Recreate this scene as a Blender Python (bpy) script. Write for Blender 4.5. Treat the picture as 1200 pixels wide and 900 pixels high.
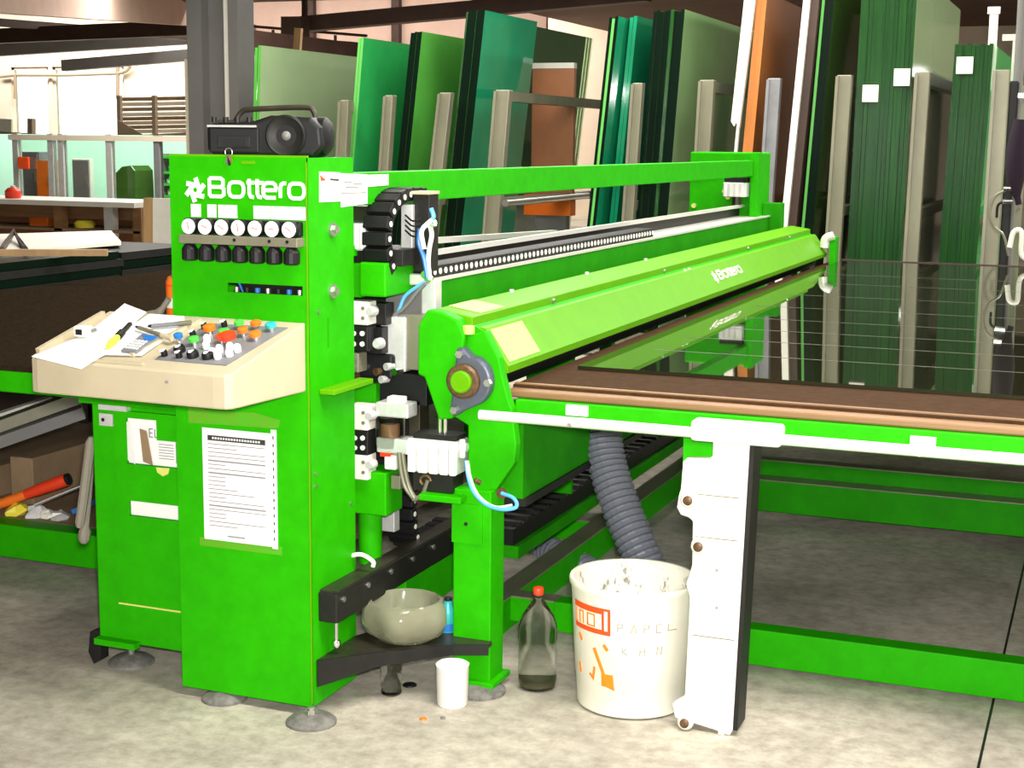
import bpy, bmesh, math, random
from mathutils import Vector, Matrix
random.seed(7)
for o in list(bpy.data.objects): bpy.data.objects.remove(o)
scene = bpy.context.scene
col = scene.collection

# ------------------------------------------------------------------ camera
# world: X along the table front, Y along the cutting bridge, Z up, metres
FPX, PITCH, YAW, ROLL, EYE = 1755.0, math.radians(9.15), math.radians(21.7), math.radians(.6), 1.7
_r = Vector((math.cos(YAW), math.sin(YAW), 0)); _f = Vector((-math.sin(YAW), math.cos(YAW), 0)); _u = Vector((0, 0, 1))
_cf = _f*math.cos(PITCH)-_u*math.sin(PITCH); _cu = _u*math.cos(PITCH)+_f*math.sin(PITCH)
_cr = _r*math.cos(ROLL)+_cu*math.sin(ROLL); _cv = _cu*math.cos(ROLL)-_r*math.sin(ROLL)
CAMLOC = Vector((0, 0, EYE))
cam = bpy.data.cameras.new('camera'); camo = bpy.data.objects.new('camera', cam); col.objects.link(camo)
cam.sensor_width = 36; cam.lens = 36*FPX/1200; cam.clip_start = .05; cam.clip_end = 200
camo.matrix_world = Matrix((( _cr.x, _cv.x, -_cf.x, 0), (_cr.y, _cv.y, -_cf.y, 0), (_cr.z, _cv.z, -_cf.z, EYE), (0, 0, 0, 1)))
scene.camera = camo
def ray(x, y): return _cr*(x-600)+_cv*(450-y)+_cf*FPX
def P(x, y, Y):                       # point on the plane at depth Y seen at a photo position
    d = ray(x, y); return CAMLOC+d*(Y/d.y)
def PX(x, y, X):
    d = ray(x, y); return CAMLOC+d*(X/d.x)
def PZ(x, y, Z):
    d = ray(x, y); return CAMLOC+d*((Z-EYE)/d.z)

# ------------------------------------------------------------------ light
scene.view_settings.view_transform = 'Standard'; scene.view_settings.look = 'None'
scene.view_settings.gamma = 1.0; scene.view_settings.use_curve_mapping = False
scene.view_settings.exposure = 0.5
w = bpy.data.worlds.new('world'); scene.world = w; w.use_nodes = True
w.node_tree.nodes['Background'].inputs[0].default_value = (1.0, .98, .94, 1)
w.node_tree.nodes['Background'].inputs[1].default_value = 1.55
def area(name, loc, sx, sy, energy, color=(1, .97, .9), rot=(0, 0, 0)):
    l = bpy.data.lights.new(name, 'AREA'); l.shape = 'RECTANGLE'; l.size = sx; l.size_y = sy; l.energy = energy; l.color = color
    o = bpy.data.objects.new(name, l); col.objects.link(o); o.location = loc; o.rotation_euler = rot; return o
area('unseen_ceiling_light', (.3, 2.9, 4.1), 3.6, .9, 250)
area('unseen_ceiling_light', (-1.2, 7.0, 4.1), 5.0, .8, 200)
area('unseen_ceiling_light', (-4.5, 10.0, 4.1), 7.0, .6, 330)
area('unseen_ceiling_light', (2.2, 13.0, 4.1), 1.0, 6.0, 420)  # added out of view to brighten the right-hand faces of the glass packs
area('unseen_ceiling_light', (-8.5, 18.0, 4.1), 12.0, .8, 620)
area('unseen_ceiling_light', (-14.0, 27.6, 5.6), 12.0, .6, 520, (1, .93, .86))  # added out of view to brighten the pink panels behind the racks
area('unseen_ceiling_light', (-21.0, 31.8, 5.6), 18.0, 1.0, 1300)  # unseen, added to brighten the far left wall
area('office_lamp_light', (-16.0, 20.4, 2.6), 7.0, .4, 120, (.93, 1, .95))
fl = bpy.data.lights.new('camera_flash', 'AREA'); fl.size = .12; fl.energy = 190; fl.color = (1, .98, .95)
flo = bpy.data.objects.new('camera_flash', fl); col.objects.link(flo); flo.location = CAMLOC+_cv*.11+_cr*.03-_cf*.02
flo.rotation_euler = camo.matrix_world.to_euler()

# ------------------------------------------------------------------ materials
def mat(name, color, rough=.5, metal=0.0, spec=.5, noise=0.0, nscale=8.0, ncol=None, bump=0.0, bscale=60.0, trans=0.0, ior=1.45, alpha=1.0, coat=0.0, emit=None, estr=0, stretch=None, detail=4, ramp=(.35, .68)):
    m = bpy.data.materials.new(name); m.use_nodes = True
    nt = m.node_tree; b = nt.nodes['Principled BSDF']
    b.inputs['Base Color'].default_value = (*color, 1); b.inputs['Roughness'].default_value = rough
    b.inputs['Metallic'].default_value = metal; b.inputs['Specular IOR Level'].default_value = spec
    b.inputs['Transmission Weight'].default_value = trans; b.inputs['IOR'].default_value = ior
    b.inputs['Alpha'].default_value = alpha; b.inputs['Coat Weight'].default_value = coat
    if emit: b.inputs['Emission Color'].default_value = (*emit, 1); b.inputs['Emission Strength'].default_value = estr
    tc = nt.nodes.new('ShaderNodeTexCoord'); mp = nt.nodes.new('ShaderNodeMapping')
    geo = nt.nodes.new('ShaderNodeNewGeometry')
    nt.links.new(geo.outputs['Position'], mp.inputs['Vector'])
    if stretch: mp.inputs['Scale'].default_value = stretch
    if noise > 0:
        n = nt.nodes.new('ShaderNodeTexNoise'); n.inputs['Scale'].default_value = nscale; n.inputs['Detail'].default_value = detail
        n.inputs['Roughness'].default_value = .65
        nt.links.new(mp.outputs[0], n.inputs['Vector'])
        r = nt.nodes.new('ShaderNodeValToRGB'); r.color_ramp.elements[0].position = ramp[0]; r.color_ramp.elements[1].position = ramp[1]
        c2 = ncol if ncol else tuple(c*(1-noise) for c in color)
        mx = [c2[i]*noise+color[i]*(1-noise) if ncol else c2[i] for i in range(3)]
        r.color_ramp.elements[0].color = (*mx, 1); r.color_ramp.elements[1].color = (*color, 1)
        nt.links.new(n.outputs['Fac'], r.inputs[0]); nt.links.new(r.outputs[0], b.inputs['Base Color'])
    if bump > 0:
        n2 = nt.nodes.new('ShaderNodeTexNoise'); n2.inputs['Scale'].default_value = bscale; n2.inputs['Detail'].default_value = 3
        nt.links.new(mp.outputs[0], n2.inputs['Vector'])
        bp = nt.nodes.new('ShaderNodeBump'); bp.inputs['Strength'].default_value = bump; bp.inputs['Distance'].default_value = .01
        nt.links.new(n2.outputs['Fac'], bp.inputs['Height']); nt.links.new(bp.outputs[0], b.inputs['Normal'])
    return m
def tint_glass(name, tcol, refl_rough=.02, base=None, mixb=.0, ior=1.5):
    """coloured float glass: tinted see-through, a share of body colour, Fresnel reflection"""
    m = bpy.data.materials.new(name); m.use_nodes = True; nt = m.node_tree
    for n in list(nt.nodes): nt.nodes.remove(n)
    out = nt.nodes.new('ShaderNodeOutputMaterial'); tr = nt.nodes.new('ShaderNodeBsdfTransparent'); tr.inputs[0].default_value = (*tcol, 1)
    body = nt.nodes.new('ShaderNodeBsdfDiffuse'); body.inputs[0].default_value = (*(base or tcol), 1)
    m1 = nt.nodes.new('ShaderNodeMixShader'); m1.inputs[0].default_value = mixb
    nt.links.new(tr.outputs[0], m1.inputs[1]); nt.links.new(body.outputs[0], m1.inputs[2])
    gl = nt.nodes.new('ShaderNodeBsdfGlossy'); gl.inputs['Roughness'].default_value = refl_rough; gl.inputs['Color'].default_value = (.95, 1, .96, 1)
    fr = nt.nodes.new('ShaderNodeFresnel'); fr.inputs[0].default_value = ior
    m2 = nt.nodes.new('ShaderNodeMixShader'); nt.links.new(fr.outputs[0], m2.inputs[0])
    nt.links.new(m1.outputs[0], m2.inputs[1]); nt.links.new(gl.outputs[0], m2.inputs[2]); nt.links.new(m2.outputs[0], out.inputs[0])
    return m
M = {}
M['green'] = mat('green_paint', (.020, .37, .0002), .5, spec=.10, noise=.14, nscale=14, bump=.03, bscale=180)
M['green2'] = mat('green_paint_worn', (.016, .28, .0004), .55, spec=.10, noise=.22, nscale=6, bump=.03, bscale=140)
M['limegreen'] = mat('hood_paint', (.10, .33, .0005), .45, spec=.15, noise=.08, nscale=8)
M['cream'] = mat('cream_paint', (.47, .405, .275), .5, noise=.10, nscale=5, bump=.03, bscale=150)
M['white'] = mat('white_paint', (.74, .72, .63), .45, noise=.08, nscale=7, bump=.03, bscale=120)
M['paper'] = mat('paper', (.76, .75, .73), .8)
M['label'] = mat('white_sticker', (.80, .79, .68), .6)
M['pale_yellow'] = mat('yellow_sticker', (.66, .66, .16), .55, noise=.1, nscale=20)
M['residue'] = mat('tape_residue', (.10, .30, .003), .7, noise=.6, nscale=25, ncol=(.03, .40, .002))
M['black'] = mat('black_plastic', (.007, .007, .007), .5, spec=.3)
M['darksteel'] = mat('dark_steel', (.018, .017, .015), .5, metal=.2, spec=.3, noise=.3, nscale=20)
M['oilysteel'] = mat('oily_steel', (.06, .05, .033), .4, metal=.4, noise=.5, nscale=12)
M['steel'] = mat('bare_steel', (.55, .54, .5), .32, metal=.9, noise=.15, nscale=30)
M['alu'] = mat('aluminium', (.70, .70, .68), .42, metal=.45, noise=.15, nscale=25)
M['chrome'] = mat('chrome', (.8, .8, .78), .15, metal=1)
M['railwhite'] = mat('zinc_tube', (.80, .79, .72), .28, metal=.35)
M['rackgrey'] = mat('rack_steel', (.22, .21, .145), .34, metal=.2, noise=.2, nscale=6, stretch=(1, 1, .3))
M['rackblue'] = mat('rack_steel_bluish', (.24, .24, .25), .36, metal=.2, noise=.2, nscale=6)
M['hardboard'] = mat('hardboard', (.058, .029, .013), .85, spec=.05, noise=.3, nscale=30, bump=.05, bscale=200)
M['felt'] = mat('dark_felt', (.031, .022, .013), .95, spec=0, noise=.45, nscale=60, bump=.15, bscale=260)
M['woodedge'] = mat('wood_edge', (.26, .135, .055), .5, noise=.3, nscale=14, stretch=(.1, 1, 1))
M['wood'] = mat('raw_wood', (.50, .31, .14), .6, noise=.3, nscale=10, stretch=(1, 1, .1))
M['cardboard'] = mat('cardboard', (.30, .20, .11), .8, noise=.3, nscale=6)
M['bearing'] = mat('bearing_grey', (.10, .115, .15), .42, metal=.3, noise=.2, nscale=30)
M['rust'] = mat('rusty_ring', (.16, .09, .04), .45, metal=.4, noise=.5, nscale=60)
M['hosegrey'] = mat('hose_grey', (.16, .17, .20), .42)
M['blue'] = mat('blue_plastic', (.02, .16, .50), .35)
M['lightblue'] = mat('air_line_blue', (.10, .38, .72), .3)
M['teal'] = mat('teal_plastic', (.03, .42, .42), .35)
M['orange'] = mat('orange_plastic', (.85, .17, .015), .35)
M['red'] = mat('red_plastic', (.75, .045, .012), .35)
M['redorange'] = mat('red_orange_print', (.83, .075, .008), .5)
M['dorange'] = mat('orange_print', (.95, .22, .005), .5)
M['ink'] = mat('grey_marker', (.28, .27, .22), .7)
M['print'] = mat('grey_print', (.20, .20, .20), .7)
M['printblack'] = mat('black_print', (.03, .03, .03), .6)
M['ggreen'] = mat('green_button', (.08, .55, .06), .35)
M['bucket'] = mat('bucket_plastic', (.78, .75, .63), .38, noise=.06, nscale=10)
M['bucketin'] = mat('bucket_dirty_inside', (.84, .80, .70), .55, noise=.85, nscale=26, ncol=(.16, .15, .13), stretch=(1, 1, .45), ramp=(.36, .43))
M['pet'] = mat('clear_plastic', (.93, .95, .90), .06, trans=1.0, ior=1.28)
M['petolive'] = mat('smoky_plastic', (.45, .45, .31), .10, trans=.6, ior=1.3, noise=.15, nscale=5)
M['water'] = mat('drink_film', (.30, .27, .17), .1, trans=.8, ior=1.3)
M['glassdark'] = mat('dark_tinted_glass', (.010, .012, .006), .02, ior=2.1)
M['glassdark'].node_tree.nodes['Principled BSDF'].inputs['Specular Tint'].default_value = (.95, 1, .72, 1)
M['score'] = mat('score_line', (.10, .11, .08), .4)
M['pinkwall'] = mat('pink_plaster', (.60, .42, .34), .8, noise=.12, nscale=2)
M['beigewall'] = mat('beige_wall', (.70, .61, .49), .8, noise=.08, nscale=1.5)
M['brownwall'] = mat('brown_ceiling', (.115, .055, .035), .8, noise=.3, nscale=1.2)
M['greysteel'] = mat('grey_painted_steel', (.17, .165, .155), .5, noise=.12, nscale=3)
M['browniron'] = mat('brown_iron', (.055, .028, .02), .55, noise=.3, nscale=3)
M['pipe'] = mat('pipe_brown', (.30, .23, .16), .5)
M['brownboard'] = mat('brown_board', (.36, .15, .07), .35, noise=.15, nscale=3)
M['orangeglass'] = mat('orange_coated_glass', (.62, .22, .05), .1, noise=.45, nscale=.9, ncol=(.36, .16, .09), spec=.7)
M['greyblue'] = mat('shelf_grey', (.19, .19, .20), .5, noise=.2, nscale=10)
M['mintwall'] = mat('mint_wall', (.50, .82, .62), .7)
M['cloth'] = mat('work_glove_cloth', (.24, .22, .17), .95, bump=.3, bscale=180)
M['purple'] = mat('dark_purple_cloth', (.012, .004, .012), .95)
M['edgeblack'] = mat('glass_edge_black', (.002, .008, .004), .3, spec=.15)
M['edgegreen'] = mat('glass_edge_green', (.007, .068, .005), .22, spec=.35, noise=.95, nscale=9, stretch=(9, 1, .22), bump=.25, bscale=90, ncol=(.004, .03, .006))
M['edgelight'] = mat('glass_edge_light', (.10, .38, .08), .25)
M['face_a'] = mat('glass_face_emerald', (.03, .42, .10), .06, noise=.3, nscale=.7, spec=.6)
M['face_b'] = mat('glass_face_leaf', (.10, .42, .06), .06, noise=.3, nscale=.7, spec=.6)
M['face_c'] = mat('glass_face_pale', (.28, .46, .20), .05, noise=.15, nscale=.8, spec=.8)
M['face_d'] = mat('glass_face_teal', (.01, .30, .14), .05, noise=.3, nscale=.7, spec=.7)
M['face_e'] = mat('glass_face_olive', (.05, .13, .02), .05, noise=.3, nscale=.7, spec=.7)
M['face_f'] = mat('glass_face_grey', (.34, .46, .25), .12, noise=.12, nscale=.7, spec=.5)
M['clearg'] = tint_glass('clear_green_glass', (.80, .95, .80), .01, (.22, .50, .20), .14)
M['pane'] = tint_glass('window_pane', (.92, .96, .93), .01)
M['lampwhite'] = mat('lamp_tube', (1, 1, 1), .5, emit=(1, .98, .95), estr=9)
M['yellowtip'] = mat('yellow_plastic', (.85, .72, .06), .4)
M['grime'] = mat('floor_foot_pad', (.20, .19, .17), .7, noise=.5, nscale=30)
# floor: grey concrete with stains and pits
def floor_mat():
    m = bpy.data.materials.new('concrete_floor'); m.use_nodes = True; nt = m.node_tree; b = nt.nodes['Principled BSDF']
    g = nt.nodes.new('ShaderNodeNewGeometry')
    def noise(s, d=5, r=.6):
        n = nt.nodes.new('ShaderNodeTexNoise'); n.inputs['Scale'].default_value = s; n.inputs['Detail'].default_value = d; n.inputs['Roughness'].default_value = r
        nt.links.new(g.outputs['Position'], n.inputs['Vector']); return n
    n1 = noise(1.3, 6, .65); n2 = noise(16, 5, .7); n3 = noise(120, 2)
    r1 = nt.nodes.new('ShaderNodeValToRGB'); e = r1.color_ramp.elements
    e[0].position = .30; e[0].color = (.29, .265, .22, 1); e[1].position = .70; e[1].color = (.64, .58, .475, 1)
    nt.links.new(n1.outputs['Fac'], r1.inputs[0])
    r2 = nt.nodes.new('ShaderNodeValToRGB'); e = r2.color_ramp.elements
    e[0].position = .33; e[0].color = (.55, .53, .5, 1); e[1].position = .62; e[1].color = (1, 1, 1, 1)
    nt.links.new(n2.outputs['Fac'], r2.inputs[0])
    mx = nt.nodes.new('ShaderNodeMix'); mx.data_type = 'RGBA'; mx.blend_type = 'MULTIPLY'; mx.inputs[0].default_value = .8
    nt.links.new(r1.outputs[0], mx.inputs[6]); nt.links.new(r2.outputs[0], mx.inputs[7]); nt.links.new(mx.outputs[2], b.inputs['Base Color'])
    b.inputs['Roughness'].default_value = .62
    bp = nt.nodes.new('ShaderNodeBump'); bp.inputs['Strength'].default_value = .25; bp.inputs['Distance'].default_value = .005
    nt.links.new(n3.outputs['Fac'], bp.inputs['Height']); nt.links.new(bp.outputs[0], b.inputs['Normal'])
    return m
M['floor'] = floor_mat()

# ------------------------------------------------------------------ mesh helpers
class MB:
    def __init__(s): s.v = []; s.f = []
    def add(s, vs, fs):
        n = len(s.v); s.v += [Vector(v) for v in vs]; s.f += [tuple(i+n for i in f) for f in fs]; return s
    def box(s, x0, x1, y0, y1, z0, z1):
        return s.hexa([(x0, y0, z0), (x1, y0, z0), (x1, y1, z0), (x0, y1, z0), (x0, y0, z1), (x1, y0, z1), (x1, y1, z1), (x0, y1, z1)])
    def hexa(s, p):
        return s.add(p, [(3, 2, 1, 0), (4, 5, 6, 7), (0, 1, 5, 4), (1, 2, 6, 5), (2, 3, 7, 6), (3, 0, 4, 7)])
    def bar(s, a, b, w, h, up=(0, 0, 1)):                      # rectangular bar between two points
        a = Vector(a); b = Vector(b); d = (b-a).normalized(); up = Vector(up)
        if abs(d.dot(up)) > .98: up = Vector((0, 1, 0))
        sd = d.cross(up).normalized(); u = sd.cross(d).normalized()
        c = lambda p: [p-sd*w/2-u*h/2, p+sd*w/2-u*h/2, p+sd*w/2+u*h/2, p-sd*w/2+u*h/2]
        A = c(a); B = c(b)
        return s.add(A+B, [(3, 2, 1, 0), (4, 5, 6, 7), (0, 1, 5, 4), (1, 2, 6, 5), (2, 3, 7, 6), (3, 0, 4, 7)])
    def cyl(s, a, b, r, n=16, r2=None):
        return s.tube([a, b], [r, r if r2 is None else r2], n)
    def tube(s, path, r, n=10, cap=True):
        path = [Vector(p) for p in path]; k = len(path)
        rs = r if isinstance(r, (list, tuple)) else [r]*k
        d0 = (path[1]-path[0]).normalized(); ref = Vector((0, 0, 1)) if abs(d0.z) < .9 else Vector((1, 0, 0))
        sd = d0.cross(ref).normalized(); base = len(s.v)
        for i in range(k):
            d = (path[min(i+1, k-1)]-path[max(i-1, 0)]).normalized()
            sd = (sd-d*sd.dot(d)).normalized(); u = d.cross(sd)
            for j in range(n):
                a = 2*math.pi*j/n; s.v.append(path[i]+(sd*math.cos(a)+u*math.sin(a))*rs[i])
        for i in range(k-1):
            for j in range(n):
                s.f.append((base+i*n+j, base+i*n+(j+1) % n, base+(i+1)*n+(j+1) % n, base+(i+1)*n+j))
        if cap:
            s.f.append(tuple(base+j for j in reversed(range(n)))); s.f.append(tuple(base+(k-1)*n+j for j in range(n)))
        return s
    def lathe(s, c, prof, n=28, axis='Z', capb=True, capt=True):
        c = Vector(c); base = len(s.v); k = len(prof)
        for r, z in prof:
            for j in range(n):
                a = 2*math.pi*j/n; x, y = r*math.cos(a), r*math.sin(a)
                s.v.append(c+Vector({'Z': (x, y, z), 'Y': (x, z, y), 'X': (z, x, y)}[axis]))
        for i in range(k-1):
            for j in range(n):
                q = (base+i*n+j, base+i*n+(j+1) % n, base+(i+1)*n+(j+1) % n, base+(i+1)*n+j)
                s.f.append(q if axis != 'Y' else q[::-1])
        if capb: s.f.append(tuple(base+j for j in (reversed(range(n)) if axis != 'Y' else range(n))))
        if capt: s.f.append(tuple(base+(k-1)*n+j for j in (range(n) if axis != 'Y' else reversed(range(n)))))
        return s
    def prism(s, poly, a0, a1, axis='Y'):                      # 2D polygon extruded along an axis
        n = len(poly)
        def pt(p, a): return {'Y': (p[0], a, p[1]), 'X': (a, p[0], p[1]), 'Z': (p[0], p[1], a)}[axis]
        vs = [pt(p, a0) for p in poly]+[pt(p, a1) for p in poly]
        fs = [tuple(range(n)), tuple(reversed(range(n, 2*n)))]+[(i+n, (i+1) % n+n, (i+1) % n, i) for i in range(n)]
        return s.add(vs, fs)
    def sheet(s, pts, th):                                     # polygon given in 3D, extruded by th along its normal
        pts = [Vector(p) for p in pts]; nrm = (pts[1]-pts[0]).cross(pts[2]-pts[0]).normalized(); n = len(pts)
        return s.add(pts+[p+nrm*th for p in pts], [tuple(reversed(range(n))), tuple(range(n, 2*n))]+[(i, (i+1) % n, (i+1) % n+n, i+n) for i in range(n)])
    def ribbon(s, pts, wd, f3, th=.002, closed=False):         # flat stroke: 2D polyline mapped by f3(u,v,h)
        n = len(pts); pts = [Vector(p) for p in pts]; L = []; R = []
        for i in range(n):
            a = pts[(i-1) % n] if (closed or i > 0) else None; b = pts[(i+1) % n] if (closed or i < n-1) else None
            d1 = (pts[i]-a).normalized() if a is not None else None; d2 = (b-pts[i]).normalized() if b is not None else None
            if d1 is None: d1 = d2
            if d2 is None: d2 = d1
            n1 = Vector((-d1.y, d1.x)); n2 = Vector((-d2.y, d2.x)); m = (n1+n2)
            m = m.normalized() if m.length > 1e-6 else n1
            k = wd/2/max(.45, m.dot(n1)); L.append(pts[i]+m*k); R.append(pts[i]-m*k)
        base = len(s.v)
        for h in (0, th):
            for i in range(n): s.v.append(Vector(f3(L[i].x, L[i].y, h)))
            for i in range(n): s.v.append(Vector(f3(R[i].x, R[i].y, h)))
        t = base+2*n
        for i in range(n if closed else n-1):
            j = (i+1) % n
            s.f += [(t+i, t+n+i, t+n+j, t+j), (base+i, t+i, t+j, base+j), (base+n+j, t+n+j, t+n+i, base+n+i)]
        if not closed:
            s.f += [(base, base+n, t+n, t), (t+n-1, t+2*n-1, base+2*n-1, base+n-1)]
        return s
def plate(mb, x0, x1, z0, z1, y, th, holes):
    """flat plate in XZ facing -Y at y, thickness th, with rectangular holes (x0,x1,z0,z1)"""
    xs = sorted({x0, x1, *[h[0] for h in holes], *[h[1] for h in holes]}); zs = sorted({z0, z1, *[h[2] for h in holes], *[h[3] for h in holes]})
    solid = lambda i, j: 0 <= i < len(xs)-1 and 0 <= j < len(zs)-1 and not any(h[0]-1e-6 <= xs[i] and xs[i+1] <= h[1]+1e-6 and h[2]-1e-6 <= zs[j] and zs[j+1] <= h[3]+1e-6 for h in holes)
    for i in range(len(xs)-1):
        for j in range(len(zs)-1):
            if not solid(i, j): continue
            a, b, c, d = xs[i], xs[i+1], zs[j], zs[j+1]
            mb.add([(a, y, c), (b, y, c), (b, y, d), (a, y, d)], [(0, 1, 2, 3)]); mb.add([(a, y+th, c), (b, y+th, c), (b, y+th, d), (a, y+th, d)], [(3, 2, 1, 0)])
            for (di, dj, q) in ((-1, 0, [(a, y, c), (a, y, d), (a, y+th, d), (a, y+th, c)]), (1, 0, [(b, y, c), (b, y+th, c), (b, y+th, d), (b, y, d)]), (0, -1, [(a, y, c), (a, y+th, c), (b, y+th, c), (b, y, c)]), (0, 1, [(a, y, d), (b, y, d), (b, y+th, d), (a, y+th, d)])):
                if not solid(i+di, j+dj): mb.add(q, [(0, 1, 2, 3)])
    return mb
def root_loc(p):
    while p.parent: p = p.parent
    return p.location
def obj(name, mb, m, parent=None, smooth=False, bevel=0, label=None, local=False, seg=2, weld=True):
    me = bpy.data.meshes.new(name)
    off = Vector((0, 0, 0)) if (parent is None or local) else root_loc(parent)
    me.from_pydata([tuple(v-off) for v in mb.v], [], mb.f); me.update()
    bm = bmesh.new(); bm.from_mesh(me)
    if weld: bmesh.ops.remove_doubles(bm, verts=bm.verts, dist=1e-6)
    bmesh.ops.recalc_face_normals(bm, faces=bm.faces); bm.to_mesh(me); bm.free()
    me.materials.append(M[m] if isinstance(m, str) else m)
    if smooth:
        for p in me.polygons: p.use_smooth = True
        try: me.set_sharp_from_angle(angle=math.radians(40))
        except Exception: pass
    o = bpy.data.objects.new(name, me); col.objects.link(o)
    if parent: o.parent = parent
    if bevel:
        b = o.modifiers.new('bevel', 'BEVEL'); b.width = bevel; b.segments = seg; b.limit_method = 'ANGLE'; b.angle_limit = math.radians(50)
    if label: o['label'] = label
    return o
def tag(o, label, cat, group=None):
    o['label'] = label; o['category'] = cat
    if group: o['group'] = group
    return o
def thing(name, loc, label, cat, group=None, rotz=0):
    o = bpy.data.objects.new(name, None); col.objects.link(o); o.location = loc; o.rotation_euler = (0, 0, rotz); o.empty_display_size = .1
    return tag(o, label, cat, group)
def struct(name, mb, m, parent=None, **k):
    o = obj(name, mb, m, parent, **k)
    if parent is None: o['kind'] = 'structure'
    return o
def dup(o, parent, delta):                                     # copy of a part, moved
    c = o.copy(); col.objects.link(c); c.parent = parent; c.location = o.location+Vector(delta); return c
def spline(pts, n=8):
    pts = [Vector(p) for p in pts]; q = [pts[0]*2-pts[1]]+pts+[pts[-1]*2-pts[-2]]; out = []
    for i in range(1, len(q)-2):
        for k in range(n):
            t = k/n; a, b, c, d = q[i-1], q[i], q[i+1], q[i+2]
            out.append(.5*((2*b)+(c-a)*t+(2*a-5*b+4*c-d)*t*t+(3*b-a-3*c+d)*t**3))
    return out+[pts[-1]]
def arc(cx, cy, r, a0, a1, n=6, ry=None):
    return [(cx+r*math.cos(math.radians(a0+(a1-a0)*i/n)), cy+(ry or r)*math.sin(math.radians(a0+(a1-a0)*i/n))) for i in range(n+1)]

# ================================================================== THE SETTING
struct('floor', MB().box(-40, 10, -6, 36, -.2, 0), 'floor')
obj('floor_joint', MB().box(P(1187, 560, 5).x-.004, P(1187, 560, 5).x+.004, 1.0, 9.0, -.001, .0006), 'darksteel', bpy.data.objects['floor'])
XC = P(650, 20, 30).x
ce = MB().box(-40, 10, -6, 25, 4.25, 4.4).box(XC, 10, 25, 36, 4.25, 4.4).box(-40, XC, 25, 36, 6.6, 6.75).box(XC, XC+.15, 25, 36, 4.4, 6.75).box(-40, XC, 24.85, 25, 4.4, 6.75)
struct('ceiling', ce, 'brownwall')
struct('wall_left', MB().box(-40, -39.8, -6, 36, 0, 6.6), 'beigewall')
wr = MB(); wr.box(6.5, 6.7, -6, 1.5, 0, 4.25).box(6.5, 6.7, 9.5, 36, 0, 4.25).box(6.5, 6.7, 1.5, 9.5, 3.5, 4.25)  # unseen opening, made so low sky light reaches under the table
struct('wall_right', wr, 'beigewall')
wf = MB(); plate(wf, -40, 6.7, 0, 4.25, -6.2, .2, [(-6, 2, 0, 3.5)]); struct('wall_front', wf, 'beigewall')  # unseen wall added to limit sky light; its opening lights from behind the camera
YB = 34.0
wx = [(P(14, 120, YB).x, P(58, 120, YB).x), (P(62, 120, YB).x, P(146, 120, YB).x)]
wz0, wz1 = P(80, 168, YB).z, P(80, 78, YB).z
wb = MB(); plate(wb, -40, 6.7, 0, 6.6, YB, .25, [(a, b, wz0, wz1) for a, b in wx])
struct('wall_back', wb, 'beigewall')
for k, (a, b) in enumerate(wx):
    fr = MB()
    for (x0, x1, z0, z1) in ((a, a+.08, wz0, wz1), (b-.08, b, wz0, wz1), (a, b, wz0, wz0+.08), (a, b, wz1-.08, wz1)):
        fr.box(x0, x1, YB+.05, YB+.12, z0, z1)
    wo = struct('window_%d' % (k+1), fr, 'beigewall')
    for q in (0, 1):
        x0 = a+.08+q*(b-a-.16)/2; struct('pane', MB().box(x0, x0+(b-a-.16)/2, YB+.08, YB+.09, wz0+.08, wz1-.08), 'pane', wo)
# pink plaster panels between brown wall posts, behind the racks
for k, (x0, x1) in enumerate(((286, 362), (366, 462), (466, 560), (564, 640))):
    a, b = P(x0, 30, 30).x, P(x1, 30, 30).x
    struct('trim_%d' % (k+1), MB().box(a, b, 30, 30.12, 0, 6.6), 'pinkwall')
for k, x in enumerate((364, 464, 562)):
    a = P(x, 30, 29.9).x; struct('trim_%d' % (k+5), MB().box(a-.09, a+.09, 29.85, 30.1, 0, 6.6), 'browniron')

# steel H column left of the radio
cx = P(262, 60, 13.0); c = thing('steel_column', (cx.x, 13.0, 0), 'grey steel H-section column with a pale conduit rising behind the radio', 'column')
xa, xb = P(230, 90, 13).x, P(289, 90, 13).x
obj('flange', MB().box(xa, xa+.17, 12.85, 13.15, 0, 4.25), 'greysteel', c)
obj('flange', MB().box(xb-.11, xb, 12.85, 13.15, 0, 4.25), 'greysteel', c)
obj('web', MB().box(xa+.15, xb-.1, 12.98, 13.02, 0, 4.25), 'greysteel', c)
obj('conduit', MB().box(P(264, 60, 12.9).x, P(272, 60, 12.9).x, 12.88, 12.94, 0, 4.25), 'white', c)
obj('plinth_strip', MB().box(xa-.07, xa, 12.9, 13.1, 0, P(226, 70, 13).z), 'beigewall', c)

# roof members
def beam(name, a, b, w, h, m, label, cat='beam', group=None):
    o = obj(name, MB().bar(a, b, w, h), m); tag(o, label, cat, group); return o
g0 = PZ(-40, 1, 4.0); 
beam('crane_girder', P(-60, -22, 12), P(234, 15, 27), .25, .55, 'pinkwall', 'broad pinkish girder running along the roof at upper left')
beam('roof_purlin', P(-40, 60, 30), P(300, 38, 30), .2, .34, 'greysteel', 'long dark grey roof beam above the bright window', group=None)
beam('roof_purlin', P(75, 77, 29), P(300, 58, 29), .2, .25, 'greysteel', 'short grey roof beam hanging lowest, starting above the window')
beam('roof_purlin', P(-40, 44, 26), P(234, 32, 26), .2, .3, 'browniron', 'dark brown roof beam just under the pinkish girder')
beam('roof_purlin', P(-60, 22, 24), P(234, 44, 30), .12, .16, 'browniron', 'thin diagonal brown roof tie crossing the beams at upper left')
t = thing('overhead_crane', P(345, 28, 24), 'dark brown overhead crane beam with an end carriage above the glass racks', 'crane')
obj('bridge_beam', MB().bar(P(352, 29, 24), P(760, -8, 24), .3, .26), 'browniron', t)
obj('end_carriage', MB().bar(P(346, 20, 23.5), P(346, 44, 23.5), .4, .3), 'browniron', t)
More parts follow.
